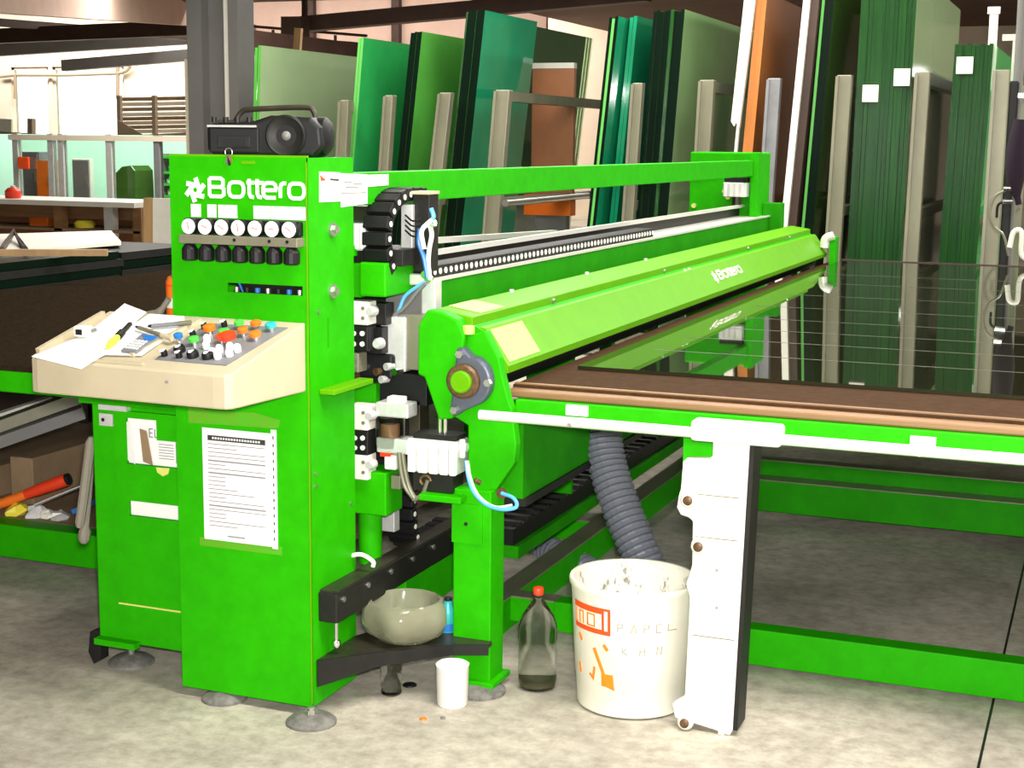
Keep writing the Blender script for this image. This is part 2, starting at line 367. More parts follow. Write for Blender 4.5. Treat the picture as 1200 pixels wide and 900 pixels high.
obj('hanger', MB().bar(P(357, -10, 24), P(357, 22, 24), .08, .08), 'browniron', t)
t = thing('walkway_railing', P(360, 45, 26), 'thin brown railing on the far wall under the crane beam', 'railing')
obj('rail', MB().cyl(P(285, 30, 26), P(430, 42, 26), .03, 6), 'browniron', t)
obj('rail', MB().cyl(P(285, 40, 26), P(430, 52, 26), .03, 6), 'browniron', t)
for x in (320, 356, 393, 426): obj('post', MB().cyl(P(x, 32+(x-285)*.085, 26), P(x, 60, 26), .03, 6), 'browniron', t)
o = obj('dark_beam_end', MB().bar(P(284, 47, 19), P(430, 64, 22), .2, .3), 'browniron'); tag(o, 'dark beam lying along the top of the pale left glass sheet', 'beam')
o = obj('wood_stick', MB().bar((P(344, 56, 16).x-.2, 16, 0), P(350, 33, 16), .09, .05), 'wood'); tag(o, 'pale wooden stick standing behind the pale left glass sheet', 'stick')
# fluorescent tube and lamps far right
t = thing('fluorescent_lamp', P(1135, 80, 24), 'lit fluorescent strip lamp under the dark ceiling at upper right', 'lamp')
obj('tube', MB().cyl(P(1103, 85, 24), P(1166, 78, 24), .06, 10), 'lampwhite', t)
obj('housing', MB().bar(P(1100, 79, 24)+Vector((0, .1, .06)), P(1168, 72, 24)+Vector((0, .1, .06)), .16, .06), 'beigewall', t)
for x in (1110, 1160): 
    p = P(x, 74, 24)+Vector((0, .1, .06)); obj('hanger', MB().bar(p, (p.x, p.y, 4.25), .02, .02), 'browniron', t)
for (xx, yy) in ((.3, 2.9), (-1.2, 7.0), (-4.5, 10.0)):
    n = {2.9: 'nearest ceiling light housing before the glass table', 7.0: 'ceiling light housing over the glass table', 10.0: 'ceiling light housing over the front of the racks'}[yy]
    o = obj('light_housing', MB().box(xx-2.4, xx+2.4, yy-.45, yy+.45, 4.13, 4.24), 'white', bevel=.01); tag(o, n, 'lamp')

# ================================================================== LEFT BACKGROUND
# glazed office partition with a mint green room behind
YP = 19.0
struct('wall_office', MB().box(P(-30, 200, 21.5).x, P(260, 200, 21.5).x, 21.5, 21.6, 0, P(110, 158, 21.5).z), 'mintwall')
t = thing('office_partition', (P(110, 230, YP).x, YP, 0), 'glazed office partition with pale posts and mint room behind', 'partition')
zt, zb = P(110, 165, YP).z, P(110, 236, YP).z
for x in (21, 62, 74, 130, 186): 
    a = P(x, 200, YP).x; obj('post', MB().box(a-.05, a+.05, YP-.05, YP+.05, 0, zt+.1), 'alu' if x != 186 else 'rackblue', t)
obj('top_rail', MB().box(P(14, 200, YP).x, P(262, 200, YP).x, YP-.06, YP+.06, zt, zt+.08), 'beigewall', t)
obj('sill', MB().box(P(14, 200, YP).x, P(262, 200, YP).x, YP-.08, YP+.08, zb-.06, zb+.03), 'rackblue', t)
obj('lower_panel', MB().box(P(14, 200, YP).x, P(262, 200, YP).x, YP-.02, YP+.02, 0, zb-.06), 'brownboard', t)
for a, b in ((21, 74), (74, 130), (130, 186), (186, 262)):
    obj('pane', MB().box(P(a, 200, YP).x+.05, P(b, 200, YP).x-.05, YP-.006, YP+.006, zb+.03, zt), 'pane', t)
def far_box(name, x0, x1, y0, y1, Y, dep, m, label, cat, bevel=.01):
    a = P(x0, y1, Y); b = P(x1, y0, Y); o = obj(name, MB().box(a.x, b.x, Y, Y+dep, a.z, b.z), m, bevel=bevel); tag(o, label, cat); return o
def cabinet_far(name, x0, x1, y0, y1, Y, dep, m, dm, label, cat, shelves=0, doors=0):
    a = P(x0, y1, Y); b = P(x1, y0, Y); t = thing(name, (a.x, Y, 0), label, cat)
    obj('body', MB().box(a.x, b.x, Y, Y+dep, 0, b.z), m, t, bevel=.01)
    for k in range(doors):
        w_ = (b.x-a.x)/doors; d = obj('door', MB().box(a.x+k*w_+.02, a.x+(k+1)*w_-.02, Y-.02, Y, a.z+.03, b.z-.03), dm, t)
        obj('handle', MB().box(a.x+(k+.8)*w_, a.x+(k+.85)*w_, Y-.04, Y-.02, (a.z+b.z)/2-.08, (a.z+b.z)/2+.08), 'steel', d)
    return t
cabinet_far('locker', 22, 45, 178, 236, 20.0, .4, 'greyblue', 'rackblue', 'dark grey locker seen through the leftmost office pane', 'locker', doors=1)
cabinet_far('orange_cabinet', 44, 61, 188, 236, 19.6, .3, 'orangeglass', 'orange', 'orange cupboard beside the grey locker in the office', 'cupboard', doors=1)
far_box('red_sign', 21, 33, 184, 198, 18.9, .04, 'redorange', 'small red-orange square notice on the office glazing', 'sign')
t = cabinet_far('white_door_unit', 86, 105, 186, 236, 20.4, .1, 'white', 'greyblue', 'white framed door with dark glass inside the mint office', 'door', doors=1)
# dark rounded chair-back / tub in the office
a = P(131, 232, 20); b = P(159, 194, 20); t = thing('green_tub', (a.x, 20, 0), 'dark green rounded tub standing in the mint office', 'tub')
pr = [(a.x, 0.2), (b.x, .2), (b.x-.02, b.z-.08), (b.x-.1, b.z), (a.x+.2, b.z-.02), (a.x+.06, b.z-.14), (a.x, b.z-.35)]
obj('shell', MB().prism(pr, 20, 20.5), M['face_e'], t, bevel=.02); obj('foot', MB().box(a.x+.05, b.x-.05, 20.05, 20.45, 0, .2), 'black', t)
# office shelf with bottles
t = thing('office_shelf', (P(205, 230, 20.3).x, 20.3, 0), 'green metal shelf with small goods in the right office bay', 'shelf')
for y in (184, 202, 216, 230):
    p = P(190, y, 20.3); q = P(245, y, 20.3); obj('shelf_board', MB().box(p.x, q.x, 20.2, 20.5, p.z-.02, p.z+.02), 'ggreen', t)
for x in (192, 226): 
    p = P(x, 180, 20.3); obj('upright', MB().box(p.x-.02, p.x+.02, 20.2, 20.5, 0, p.z), 'greysteel', t)
n = 0
for y, xs in ((202, (198, 206, 213)), (216, (196, 203, 211, 217)), (230, (197, 206, 214))):
    for x in xs:
        p = P(x, y, 20.25); h = .09+.05*random.random(); m = ['teal', 'white', 'face_e', 'mintwall'][n % 4]
        mb = MB().lathe((p.x, 20.32, p.z+.02), [(.045, 0), (.05, .01), (.05, h*.7), (.02, h*.85), (.02, h)], 10)
        o = obj('jar', mb, m, smooth=True); row = {202: 'upper', 216: 'middle', 230: 'lowest'}[y]
        cn = ['teal', 'white', 'dark green', 'mint'][n % 4]; tag(o, '%s %s jar on the %s board of the office shelf' % (['leftmost', 'second', 'third', 'fourth'][xs.index(x)], cn, row), 'jar', 'jars on the office shelf'); n += 1
# pipes and rack of profiles on the wall left
t = thing('wall_pipe', P(138, 110, 33.88), 'brown pipe run with a vertical drop in front of the bright window', 'pipe')
obj('riser', MB().cyl(P(138, 76, 33.88), P(138, 116, 33.88), .05, 8), 'pipe', t)
obj('run', MB().tube([P(0, 90, 33.88), P(20, 88, 33.88), P(80, 88, 33.88), P(138, 86, 33.88)], .04, 8), 'pipe', t)
obj('drop', MB().cyl(P(18, 88, 33.88), P(18, 116, 33.88), .05, 8), 'pipe', t)
obj('elbow', MB().tube(spline([P(138, 86, 33.88), P(148, 83, 33.88), P(153, 77, 33.88)], 4), .05, 8), 'pipe', t)
t = thing('profile_rack', P(180, 140, 28), 'wall rack of stacked brown and pale profiles left of the column', 'rack')
for x in (140, 181, 222): obj('upright', MB().bar(P(x, 66 if x == 222 else 112, 28), (P(x, 160, 28).x, 28, 0), .09, .09), 'pipe', t)
for k, y in enumerate((116, 122, 128, 134, 139, 144, 149, 154)):
    obj('profile', MB().bar(P(141, y+.5, 28.1), P(224, y-1, 28.1), .12, .075), ['cardboard', 'beigewall', 'pipe', 'white'][k % 4], t)
obj('tray', MB().bar(P(143, 161, 28), P(224, 157, 28), .4, .06), 'pipe', t)
obj('gusset', MB().sheet([P(138, 140, 27.9), P(144, 163, 27.9), P(170, 159, 27.9)], .03), 'pipe', t)
t = thing('conveyor_end', P(30, 155, 26), 'brown pipe stand and roller beneath the bright window', 'stand')
obj('roller', MB().cyl(P(0, 157, 26), P(86, 163, 26), .06, 10), 'pipe', t); obj('upright', MB().bar(P(37, 139, 26), P(37, 158, 26), .12, .12), 'pipe', t)
obj('leg', MB().bar(P(14, 160, 26), P(7, 228, 26), .12, .12), 'pipe', t); obj('base', MB().bar(P(3, 139, 26), P(3, 157, 26), .5, .05), 'white', t)
# work benches
t = thing('packing_bench', (P(80, 270, 15).x, 15, 0), 'long brown workbench with a white top below the office glazing', 'bench')
za = P(80, 238, 15).z
obj('worktop', MB().box(P(-60, 240, 15).x, P(163, 240, 15).x, 14.9, 15.9, za-.03, za+.03), 'white', t)
obj('apron', MB().box(P(-60, 240, 15).x, P(163, 240, 15).x, 15.2, 15.25, za-.2, za-.03), 'woodedge', t)
obj('lower_shelf', MB().box(P(-60, 240, 15).x, P(163, 240, 15).x, 15.0, 15.8, P(80, 268, 15).z-.03, P(80, 268, 15).z), 'cardboard', t)
obj('back_panel', MB().box(P(-60, 240, 15).x, P(163, 240, 15).x, 15.8, 15.84, .1, za-.05), 'brownboard', t)
for x in (-30, 67, 126, 160): 
    p = P(x, 240, 15); obj('leg', MB().box(p.x-.06, p.x+.06, 15.0, 15.12, 0, za-.03), 'woodedge' if x != 126 else 'alu', t)
o = obj('orange_crate', MB().box(P(34, 268, 15.3).x, P(56, 268, 15.3).x, 15.3, 15.6, P(40, 268, 15).z, P(40, 250, 15).z), 'orange', bevel=.02); tag(o, 'small orange crate on the lower board of the long brown workbench', 'crate')
o = obj('yellow_pack', MB().lathe((P(93, 262, 15.2).x, 15.3, P(80, 268, 15).z), [(.12, 0), (.13, .05), (.1, .09), (.03, .1)], 12), 'yellowtip', smooth=True); tag(o, 'small yellow bundle on the lower board of the long brown workbench', 'bundle')
t = thing('red_canister', P(4, 238, 14.9), 'red rounded canister on the left end of the white bench top', 'canister')
p = P(3, 238, 15); obj('body', MB().lathe((p.x, 15.2, za+.03), [(.09, 0), (.1, .02), (.1, .09), (.06, .13), (.02, .135)], 18), 'red', t, smooth=True)
obj('lid', MB().lathe((p.x, 15.2, za+.165), [(.03, 0), (.035, .02), (.0, .03)], 12), 'white', t, smooth=True)
t = thing('plastic_board', (P(192, 280, 12.5).x, 12.5, 0), 'large white board leaning beside the cabinet, brown plank at its edge', 'board')
z0, z1 = P(190, 284, 12.5).z, P(190, 233, 12.5).z
obj('face', MB().hexa([(P(176, 284, 12.5).x, 12.5, 0), (P(235, 284, 12.5).x, 12.5, 0), (P(235, 284, 12.5).x, 12.56, 0), (P(176, 284, 12.5).x, 12.56, 0), (P(172, 233, 12.5).x, 12.6, z1), (P(235, 230, 12.5).x, 12.6, z1), (P(235, 230, 12.5).x, 12.66, z1), (P(172, 233, 12.5).x, 12.66, z1)]), 'white', t)
obj('edge_plank', MB().hexa([(P(166, 284, 12.5).x, 12.5, 0), (P(177, 284, 12.5).x, 12.5, 0), (P(177, 284, 12.5).x, 12.56, 0), (P(166, 284, 12.5).x, 12.56, 0), (P(161, 235, 12.5).x, 12.6, z1), (P(172, 233, 12.5).x, 12.6, z1), (P(172, 233, 12.5).x, 12.66, z1), (P(161, 235, 12.5).x, 12.66, z1)]), 'wood', t)
t = thing('white_board', (-6.0, 7.5, 1.06), 'pinkish white board with a brown front strip lying on the dark glass pile', 'board')
zz = 1.085
pts = [PZ(-60, 296, zz), PZ(2, 294, zz), PZ(142, 283, zz), PZ(130, 270, zz), PZ(-60, 276, zz)]
obj('top', MB().prism([(p.x, p.y) for p in pts], zz-.022, zz, 'Z'), 'white', t)
obj('edge_board', MB().bar(PZ(0, 296, zz), PZ(126, 296, zz), .05, .035), 'wood', t)
obj('trestle', MB().tube([PZ(2, 293, zz)+Vector((0, 0, .0)), PZ(17, 281, zz)+Vector((0, 0, .05)), PZ(29, 292, zz)], .02, 6), 'browniron', t)

# ================================================================== GLASS RACKS
YR = 11.5
def xz(x, lean, z): return x+lean*(z-1.46)
def slab(x0, x1, lean, z0, z1, y0, y1):
    mb = MB(); a = lambda x, z: xz(x, lean, z)
    return mb.hexa([(a(x0, z0), y0, z0), (a(x1, z0), y0, z0), (a(x1, z0), y1, z0), (a(x0, z0), y1, z0), (a(x0, z1), y0, z1), (a(x1, z1), y0, z1), (a(x1, z1), y1, z1), (a(x0, z1), y1, z1)])
def rack(x0, x1, lean, top, m, label, bar=True, blue=False):
    t = thing('rack_frame', ((x0+x1)/2, YR, 0), label, 'rack', None)
    obj('front_post', slab(x0, x1, lean, 0, top, YR-.12, YR-.04), m, t, bevel=.006)
    obj('front_post_lip', slab(x0-.004, x0+.018, lean, .3, top-.01, YR-.15, YR-.11), m, t)
    obj('rear_post', slab(x0+.01, x1, lean, 0, top, YR+2.55, YR+2.65), m, t, bevel=.006)
    if bar: obj('top_bar', slab(x0+.01, x1-.01, lean, top-.09, top-.01, YR-.04, YR+2.55), m, t)
    obj('mid_bar', slab(x0+.01, x1-.01, lean, 1.18, 1.25, YR-.04, YR+2.55), m, t)
    obj('base_bar', MB().box(x0-(1.05 if x0 < -6 else .45), x1+.02, YR-.1, YR, .08, .2), m, t)
    obj('base_bar', MB().box(x0-(1.05 if x0 < -6 else .45), x1+.02, YR+2.5, YR+2.6, .08, .2), m, t)
    return t
def pack(x0, x1, lean, top, n, em, fm, label, L=3.2, var=.02, thin=None, y0=YR, edges=None):
    """n upright sheets leaning against a rack frame; each sheet a part; outer sheet shows its face"""
    t = thing('glass_pack', ((x0+x1)/2, y0+L/2, .2), label, 'glass pack', None)
    w_ = (x1-x0)/n
    for k in range(n):
        dz = random.uniform(-var, 0) if k < n-1 else 0; dy = random.uniform(0, .02)
        o = obj('sheet', slab(x0+k*w_, x0+(k+1)*w_-.0012, lean, .2, top+dz, y0+dy, y0+L), (fm if k == n-1 else 'face_e'), t)
        e = edges[k % len(edges)] if edges else em
        o.data.materials.append(M[e])
        for p in o.data.polygons:
            if p.normal.y < -.9: p.material_index = 1
    return t
pack(-7.06, -7.0, .05, 2.51, 2, 'face_b', 'face_f', 'pale grey-green glass sheet just right of the steel column')
rack(-6.15, -6.07, .06, 2.04, 'rackgrey', 'leftmost rack frame post, right of the radio', bar=True)
pack(-6.11, -6.06, .10, 2.56, 2, 'edgelight', 'face_a', 'emerald glass sheet with a thin bright edge, second from the left')
rack(-5.74, -5.67, .08, 2.08, 'rackgrey', 'rack frame post between the two emerald glass packs at left', bar=False)
pack(-5.65, -5.54, .115, 2.60, 5, 'edgeblack', 'face_b', 'leaf green glass pack with black edge, third from the left')
rack(-5.27, -5.17, .12, 2.10, 'rackgrey', 'rack frame post left of the tall dark glass pack', bar=False)
pack(-5.13, -4.99, .11, 2.76, 4, 'edgeblack', 'face_d', 'tall dark green glass pack with a thick black edge beside the clear sheet', L=1.2, var=0, edges=['edgeblack'])
t = thing('clear_sheet', (-5.17, YR+1.6, .2), 'tall clear green-tinted glass sheet standing behind the dark pack', 'glass sheet')
obj('sheet', slab(-5.165, -5.15, .11, .2, 2.75, YR+.03, YR+3.2), 'clearg', t)
rack(-4.75, -4.63, .08, 2.12, 'rackgrey', 'rack frame post with bright top bar right of the clear sheet')
pack(-3.90, -3.83, .095, 2.69, 3, 'edgeblack', 'face_d', 'narrow dark glass pack with a bright teal stripe', edges=['edgeblack', 'edgelight', 'edgeblack'])
pack(-3.80, -3.74, .085, 2.71, 2, 'face_d', 'face_d', 'teal glass pack left of the widest black-edged pack', y0=YR+.25)
rack(-3.58, -3.50, .05, 2.17, 'rackgrey', 'rack frame post left of the wide black-edged glass pack', bar=False)
pack(-3.50, -3.25, .06, 2.73, 9, 'edgeblack', 'face_c', 'wide black-edged glass pack with a pale reflecting face', edges=['edgeblack']*5+['edgegreen']+['edgeblack']*3)
rack(-3.03, -2.92, .03, 2.19, 'rackgrey', 'rack frame post behind the far end of the green bridge beam')
pack(-2.70, -2.62, .06, 2.84, 2, 'orangeglass', 'orangeglass', 'orange-brown coated glass sheets between two white edge boards')
t = thing('edge_board', (-2.74, YR-.1, 1.7), 'ragged white foam edge board on the left of the orange glass', 'board')
rag = [(-2.765, 1.88), (-2.74, 1.84), (-2.725, 1.87), (-2.70, 1.83), (-2.60, 2.9), (-2.685, 2.9)]
obj('board', MB().prism(rag, YR-.08, YR-.03), 'white', t); obj('strip', slab(-2.745, -2.725, .06, 1.2, 1.9, YR-.07, YR-.03), 'white', t)
rack(-2.505, -2.41, .03, 2.20, 'rackblue', 'bluish grey rack post standing in front of the orange glass', bar=False)
o = obj('edge_board', slab(-2.325, -2.275, .062, .3, 2.95, YR-.1, YR-.03), 'white'); tag(o, 'long white edge board right of the orange glass', 'board')
o = obj('maroon_sheet', slab(-2.27, -2.215, .062, .3, 2.95, YR-.06, YR+3.1), M['browniron']); tag(o, 'dark maroon sheet next to the long white edge board', 'sheet')
pack(-2.19, -2.10, .05, 2.90, 4, 'edgeblack', 'face_e', 'olive glass pack with one pale edge, right of the maroon sheet', edges=['edgelight', 'edgeblack', 'edgeblack', 'edgeblack'])
M['edgepale'] = mat('glass_edge_pale', (.18, .24, .10), .25)
rack(-1.985, -1.875, .022, 2.22, 'rackgrey', 'rack post left of the broad pack with two paper tags', bar=False)
pk = pack(-1.85, -1.45, .01, 2.95, 13, 'edgegreen', 'face_f', 'broadest green glass pack with two square paper tags on its edges', var=.0)
for (x, y) in ((1020, 109.5), (1057, 90.5)):
    p = P(x, y, YR-.006); obj('paper_tag', MB().box(p.x-.058, p.x+.058, YR-.012, YR-.004, p.z-.062, p.z+.062), 'label', pk, label='square white paper tag')
rack(-1.41, -1.31, .012, 2.24, 'rackgrey', 'rack post between the two tagged glass packs')
pk = pack(-1.17, -.90, .02, 2.44, 9, 'edgegreen', 'face_a', 'rightmost green glass pack with one square paper tag', var=.01)
p = P(1130.5, 76.5, YR-.006); obj('paper_tag', MB().box(p.x-.058, p.x+.058, YR-.012, YR-.004, p.z-.06, p.z+.06), 'label', pk, label='square white paper tag')
rack(-.865, -.755, .005, 2.25, 'rackgrey', 'rightmost rack frame post beside the hanging hoses', bar=False)
for (x0, y0, y1, Y, lb) in ((1161, 8, 52, 11.6, 'taller white bent strip on top of the rightmost glass pack'), (1188, 40, 76, 12.6, 'shorter white bent strip behind the rightmost rack post')):
    t = thing('bent_strip', P(x0, y1, Y), lb, 'strip'); a = P(x0, y1+30, Y); b = P(x0, y0, Y)
    obj('upright', MB().box(a.x-.03, a.x+.03, Y, Y+.02, a.z, b.z), 'white', t); c2 = P(x0+ (8 if y0 < 20 else -10), y0, Y)
    obj('hook', MB().box(min(b.x, c2.x)-.02, max(b.x, c2.x)+.02, Y-.006, Y+.016, b.z-.05, b.z), 'white', t)
# brown board standing in the gap behind the see-through glass
t = thing('board_stack', (P(645, 250, 13.1).x, 13.1, 0), 'brown board with an orange foot standing inside the rack with bright top bar', 'board')
a, b = P(622, 240, 13.1), P(673, 80, 13.1)
obj('board', MB().box(a.x, b.x, 13.1, 13.16, a.z+.05, b.z), 'brownboard', t); obj('foot', MB().box(a.x-.05, b.x, 13.05, 13.2, P(640, 252, 13.1).z, a.z+.1), 'orange', t)
obj('white_cap', MB().box(a.x, b.x, 13.09, 13.17, b.z, b.z+.05), 'white', t)
obj('stand', MB().box(a.x+.05, b.x-.05, 13.08, 13.18, 0, P(640, 252, 13.1).z), 'greysteel', t)
o = obj('crossbar_pipe', MB().cyl(P(592, 238, 11.3), P(688, 229, 13.6), .03, 12), 'steel', smooth=True); tag(o, 'bare steel pipe lying across the racks below the green beam', 'pipe')

# hoses and pole at the far right edge
t = thing('vacuum_lifter', (P(1190, 300, 9.9).x, 9.9, 0), 'dark pole with coiled hoses and purple cloth at the right edge', 'lifter')
a = P(1186, 300, 10.1)
obj('pole', MB().cyl((a.x-.02, 10.1, 0), (P(1186, 20, 10.1).x+.05, 10.1, 4.2), .03, 12), 'greysteel', t, smooth=True)
obj('dark_mast', MB().box(P(1177, 200, 10).x, P(1188, 200, 10).x, 9.98, 10.04, .3, P(1180, 95, 10).z), 'black', t, bevel=.01)
mb = MB(); q = [P(1196, 140, 9.9), P(1192, 180, 9.9), P(1190, 215, 9.9), P(1194, 240, 9.9)]
obj('cloth', MB().tube(spline(q, 6), [.02+.05*math.sin(math.pi*min(1, k/18+.12)) for k in range(19)], 10), 'purple', t, smooth=True)
obj('hose', MB().tube(spline([P(1180, 222, 9.9), P(1166, 230, 9.9), P(1160, 248, 9.9), P(1165, 265, 9.9), P(1176, 276, 9.9), P(1182, 300, 9.9)], 6), .008, 8), 'rackgrey', t, smooth=True)
obj('hose', MB().tube(spline([P(1181, 235, 9.9), P(1170, 240, 9.9), P(1168, 255, 9.9)], 6), .008, 8), 'black', t, smooth=True)
obj('valve', MB().cyl(P(1176, 221, 9.88), P(1188, 221, 9.88), .015, 10), 'chrome', t); obj('valve', MB().cyl(P(1175, 236, 9.88), P(1187, 236, 9.88), .015, 10), 'chrome', t)
obj('handle', MB().tube(spline([P(1183, 290, 9.85), P(1188, 272, 9.85), P(1197, 272, 9.85), P(1197, 298, 9.85), P(1208, 306, 9.85)], 6), .016, 8), 'white', t, smooth=True)
obj('hook_bracket', MB().bar(P(1186, 112, 10), P(1202, 112, 10), .03, .03), 'chrome', t)

# ================================================================== TABLES
# --- left felt table
t = thing('felt_table', (-3.9, 5.5, 0), 'dark felt-topped table with green front beam left of the cabinet', 'table')
obj('felt_top', MB().box(-5.25, -2.3, 4.1, 9.42, .905, .925), 'felt', t)
obj('front_beam', MB().box(-5.25, -2.3, 4.1, 4.16, .83, .905), 'green', t, bevel=.004)
obj('side_beam', MB().box(-5.25, -5.19, 4.16, 9.42, .83, .905), 'green', t, bevel=.004)
obj('base_beam', MB().box(-5.3, -2.62, 4.68, 4.78, .03, .165), 'green', t, bevel=.004)
for y in (4.8, 7.0, 9.2): 
    for x in (-5.2, -3.05): obj('leg', MB().box(x, x+.08, y, y+.08, 0, .83), 'green2', t)
for k in range(6): obj('cross_beam', MB().box(-5.2, -2.4, 4.9+k*.8, 4.96+k*.8, .77, .83), 'green2', t)
obj('shelf_board', MB().box(-5.2, -2.7, 4.78, 6.6, .14, .165), 'cardboard', t)
# dark glass pile table beyond the felt table
t = thing('glass_pile', (-5.9, 7.2, 0), 'dark glass pile with black-green side along the far edge of the felt table', 'glass pack')
ya, yb = PX(-40, 320, -5.32).y, PX(140, 305, -5.32).y
for k in range(4): obj('sheet', MB().box(-6.6, -5.32-.004*(k % 2), ya, yb+.02*(k % 3), .88+.045*k, .922+.045*k), 'edgeblack' if k % 2 else 'darksteel', t)
obj('trestle', MB().box(-6.4, -5.5, ya+.1, yb-.1, 0, .88), 'browniron', t)
t = thing('far_glass_pile', (-5.9, 10.5, 0), 'low dark green glass pile right behind the first, nearer the cabinet', 'glass pack')
ya, yb = PX(146, 300, -5.32).y, PX(236, 296, -5.32).y
for k in range(3): obj('sheet', MB().box(-6.5, -5.34, ya, yb, .90+.05*k, .945+.05*k), 'edgeblack' if k % 2 else 'darksteel', t)
obj('trestle', MB().box(-6.3, -5.5, ya+.1, yb-.1, 0, .90), 'browniron', t)

# things on the lower shelf of the felt table
def small(name, mb, m, label, cat, group=None, **k): return tag(obj(name, mb, m, **k), label, cat, group)
zs = .166
for k, (a, b, wd, hh, z, lb) in enumerate((((-40, 512, 5.0), (100, 462, 5.3), .10, .05, 0, 'widest grey metal profile on top of the shelf pile under the felt table'), ((-40, 530, 4.95), (98, 482, 5.25), .10, .05, 0, 'darker grey metal profile below the widest one under the felt table'), ((-40, 500, 5.2), (60, 468, 5.5), .05, .03, 0, 'narrow white-edged strip behind the grey profiles under the felt table'))):
    small('metal_profile', MB().bar(P(*a), P(*b), wd, hh), ['rackgrey', 'greysteel', 'white'][k], lb, 'profile')
for (a, b, lb) in (((-10, 560, 5.0), (60, 520, 5.6), 'dark brown cardboard box lying under the grey profiles'), ((60, 545, 5.1), (118, 505, 5.6), 'lighter brown cardboard box beside the cabinet on the low shelf')):
    p = P(*a); q = P(*b); mb = MB().box(p.x, q.x, 4.98, 5.5, zs, max(.30, q.z)); o = small('cardboard_box', mb, 'cardboard', lb, 'box', bevel=.006)
t = thing('red_tool', P(55, 570, 4.78), 'red handled tool with orange tip lying on the low shelf at left', 'tool')
a, b = P(18, 584, 4.84), P(78, 562, 4.9)
dz = Vector((0, 0, zs+.025-min(a.z, b.z))) if min(a.z, b.z) < zs+.02 else Vector((0, 0, 0))
a += dz; b += dz
obj('handle', MB().tube([a+(b-a)*.2, a+(b-a)*.5, b], [.02, .025, .027], 12), 'red', t, smooth=True)
obj('tip', MB().tube([a-(b-a)*.35, a+(b-a)*.2], [.022, .02], 10), 'orange', t, smooth=True); obj('end_cap', MB().cyl(b, b+(b-a)*.06, .024, 12), 'black', t)
small('steel_rod', MB().cyl(P(40, 592, 4.82), P(104, 566, 4.95), .008, 8), 'steel', 'thin steel rod lying right of the red tool', 'rod')
for k, (x, y, s_) in enumerate(((36, 600, .05), (48, 604, .035), (62, 601, .04), (12, 590, .05))):
    p = P(x, y, 4.8); mb = MB().lathe((p.x, 4.84, zs), [(s_*.9, 0), (s_, s_*.4), (s_*.6, s_*.8), (s_*.1, s_*.9)], 7)
    for v in mb.v: v += Vector((random.uniform(-.01, .01), random.uniform(-.01, .01), random.uniform(-.006, .006)*(v.z > zs+.01)))
    small('rag', mb, ['paper', 'label', 'alu', 'yellowtip'][k], ['crumpled white rag left of the blue piece on the low shelf', 'smaller white scrap at the front of the low shelf', 'grey crumpled foil scrap on the low shelf', 'yellowish scrap at the tip of the red tool'][k], 'scrap')
small('blue_scrap', MB().bar(P(78, 602, 4.8)+Vector((0, .05, .0)), P(100, 592, 4.82)+Vector((0, .05, 0)), .05, .02), 'blue', 'dark blue plastic piece next to the white scraps', 'scrap')
# work glove / cloth strips hanging at the cabinet's left side
t = thing('hanging_cloth', P(103, 560, 3.9), 'grey cloth strips hanging on the left side of the cabinet', 'cloth')
obj('strip', MB().tube(spline([P(107, 512, 3.9), P(103, 545, 3.9), P(97, 590, 3.9), P(93, 618, 3.9)], 5), [.008]+[.016]*14+[.01], 8), 'cloth', t, smooth=True)
obj('strip', MB().tube(spline([P(106, 515, 3.92), P(105, 560, 3.92), P(101, 610, 3.92), P(98, 636, 3.92)], 5), [.006]+[.012]*11+[.02]*3+[.012], 8), 'cloth', t, smooth=True)

# --- right glass table
t = thing('glass_table', (0, 4.2, 0), 'green breaking table with hardboard top and steel front rail', 'table')
RT = t
obj('top_board', MB().box(-1.70, 0.95, 4.28, 9.85, .93, .957), 'hardboard', t)
obj('wood_edging', MB().box(-1.70, 0.95, 4.225, 4.29, .926, .949), 'woodedge', t, bevel=.006)
obj('inner_edging', MB().box(-1.70, 0.95, 4.295, 4.312, .955, .961), 'woodedge', t)
obj('front_beam', MB().box(-1.66, 0.95, 4.2, 4.26, .85, .925), 'green', t, bevel=.003)
obj('front_rail', MB().cyl((-1.735, 4.1, .888), (0.95, 4.1, .888), .0155, 16), 'railwhite', t, smooth=True)
for x in (-1.3, 1.0):
    p = P(677, 480, 4.2) if x < 0 else P(1082, 517, 4.2)
    obj('rail_bracket', MB().box(p.x-.035, p.x+.035, 4.188, 4.2, p.z-.018, p.z+.014), 'label', t, bevel=.002)
for px_ in (667, 1077): 
    p = P(px_, 499 if px_ < 700 else 531, 4.085); obj('rail_screw', MB().cyl((p.x, 4.083, .882), (p.x, 4.092, .882), .007, 8), 'steel', t)
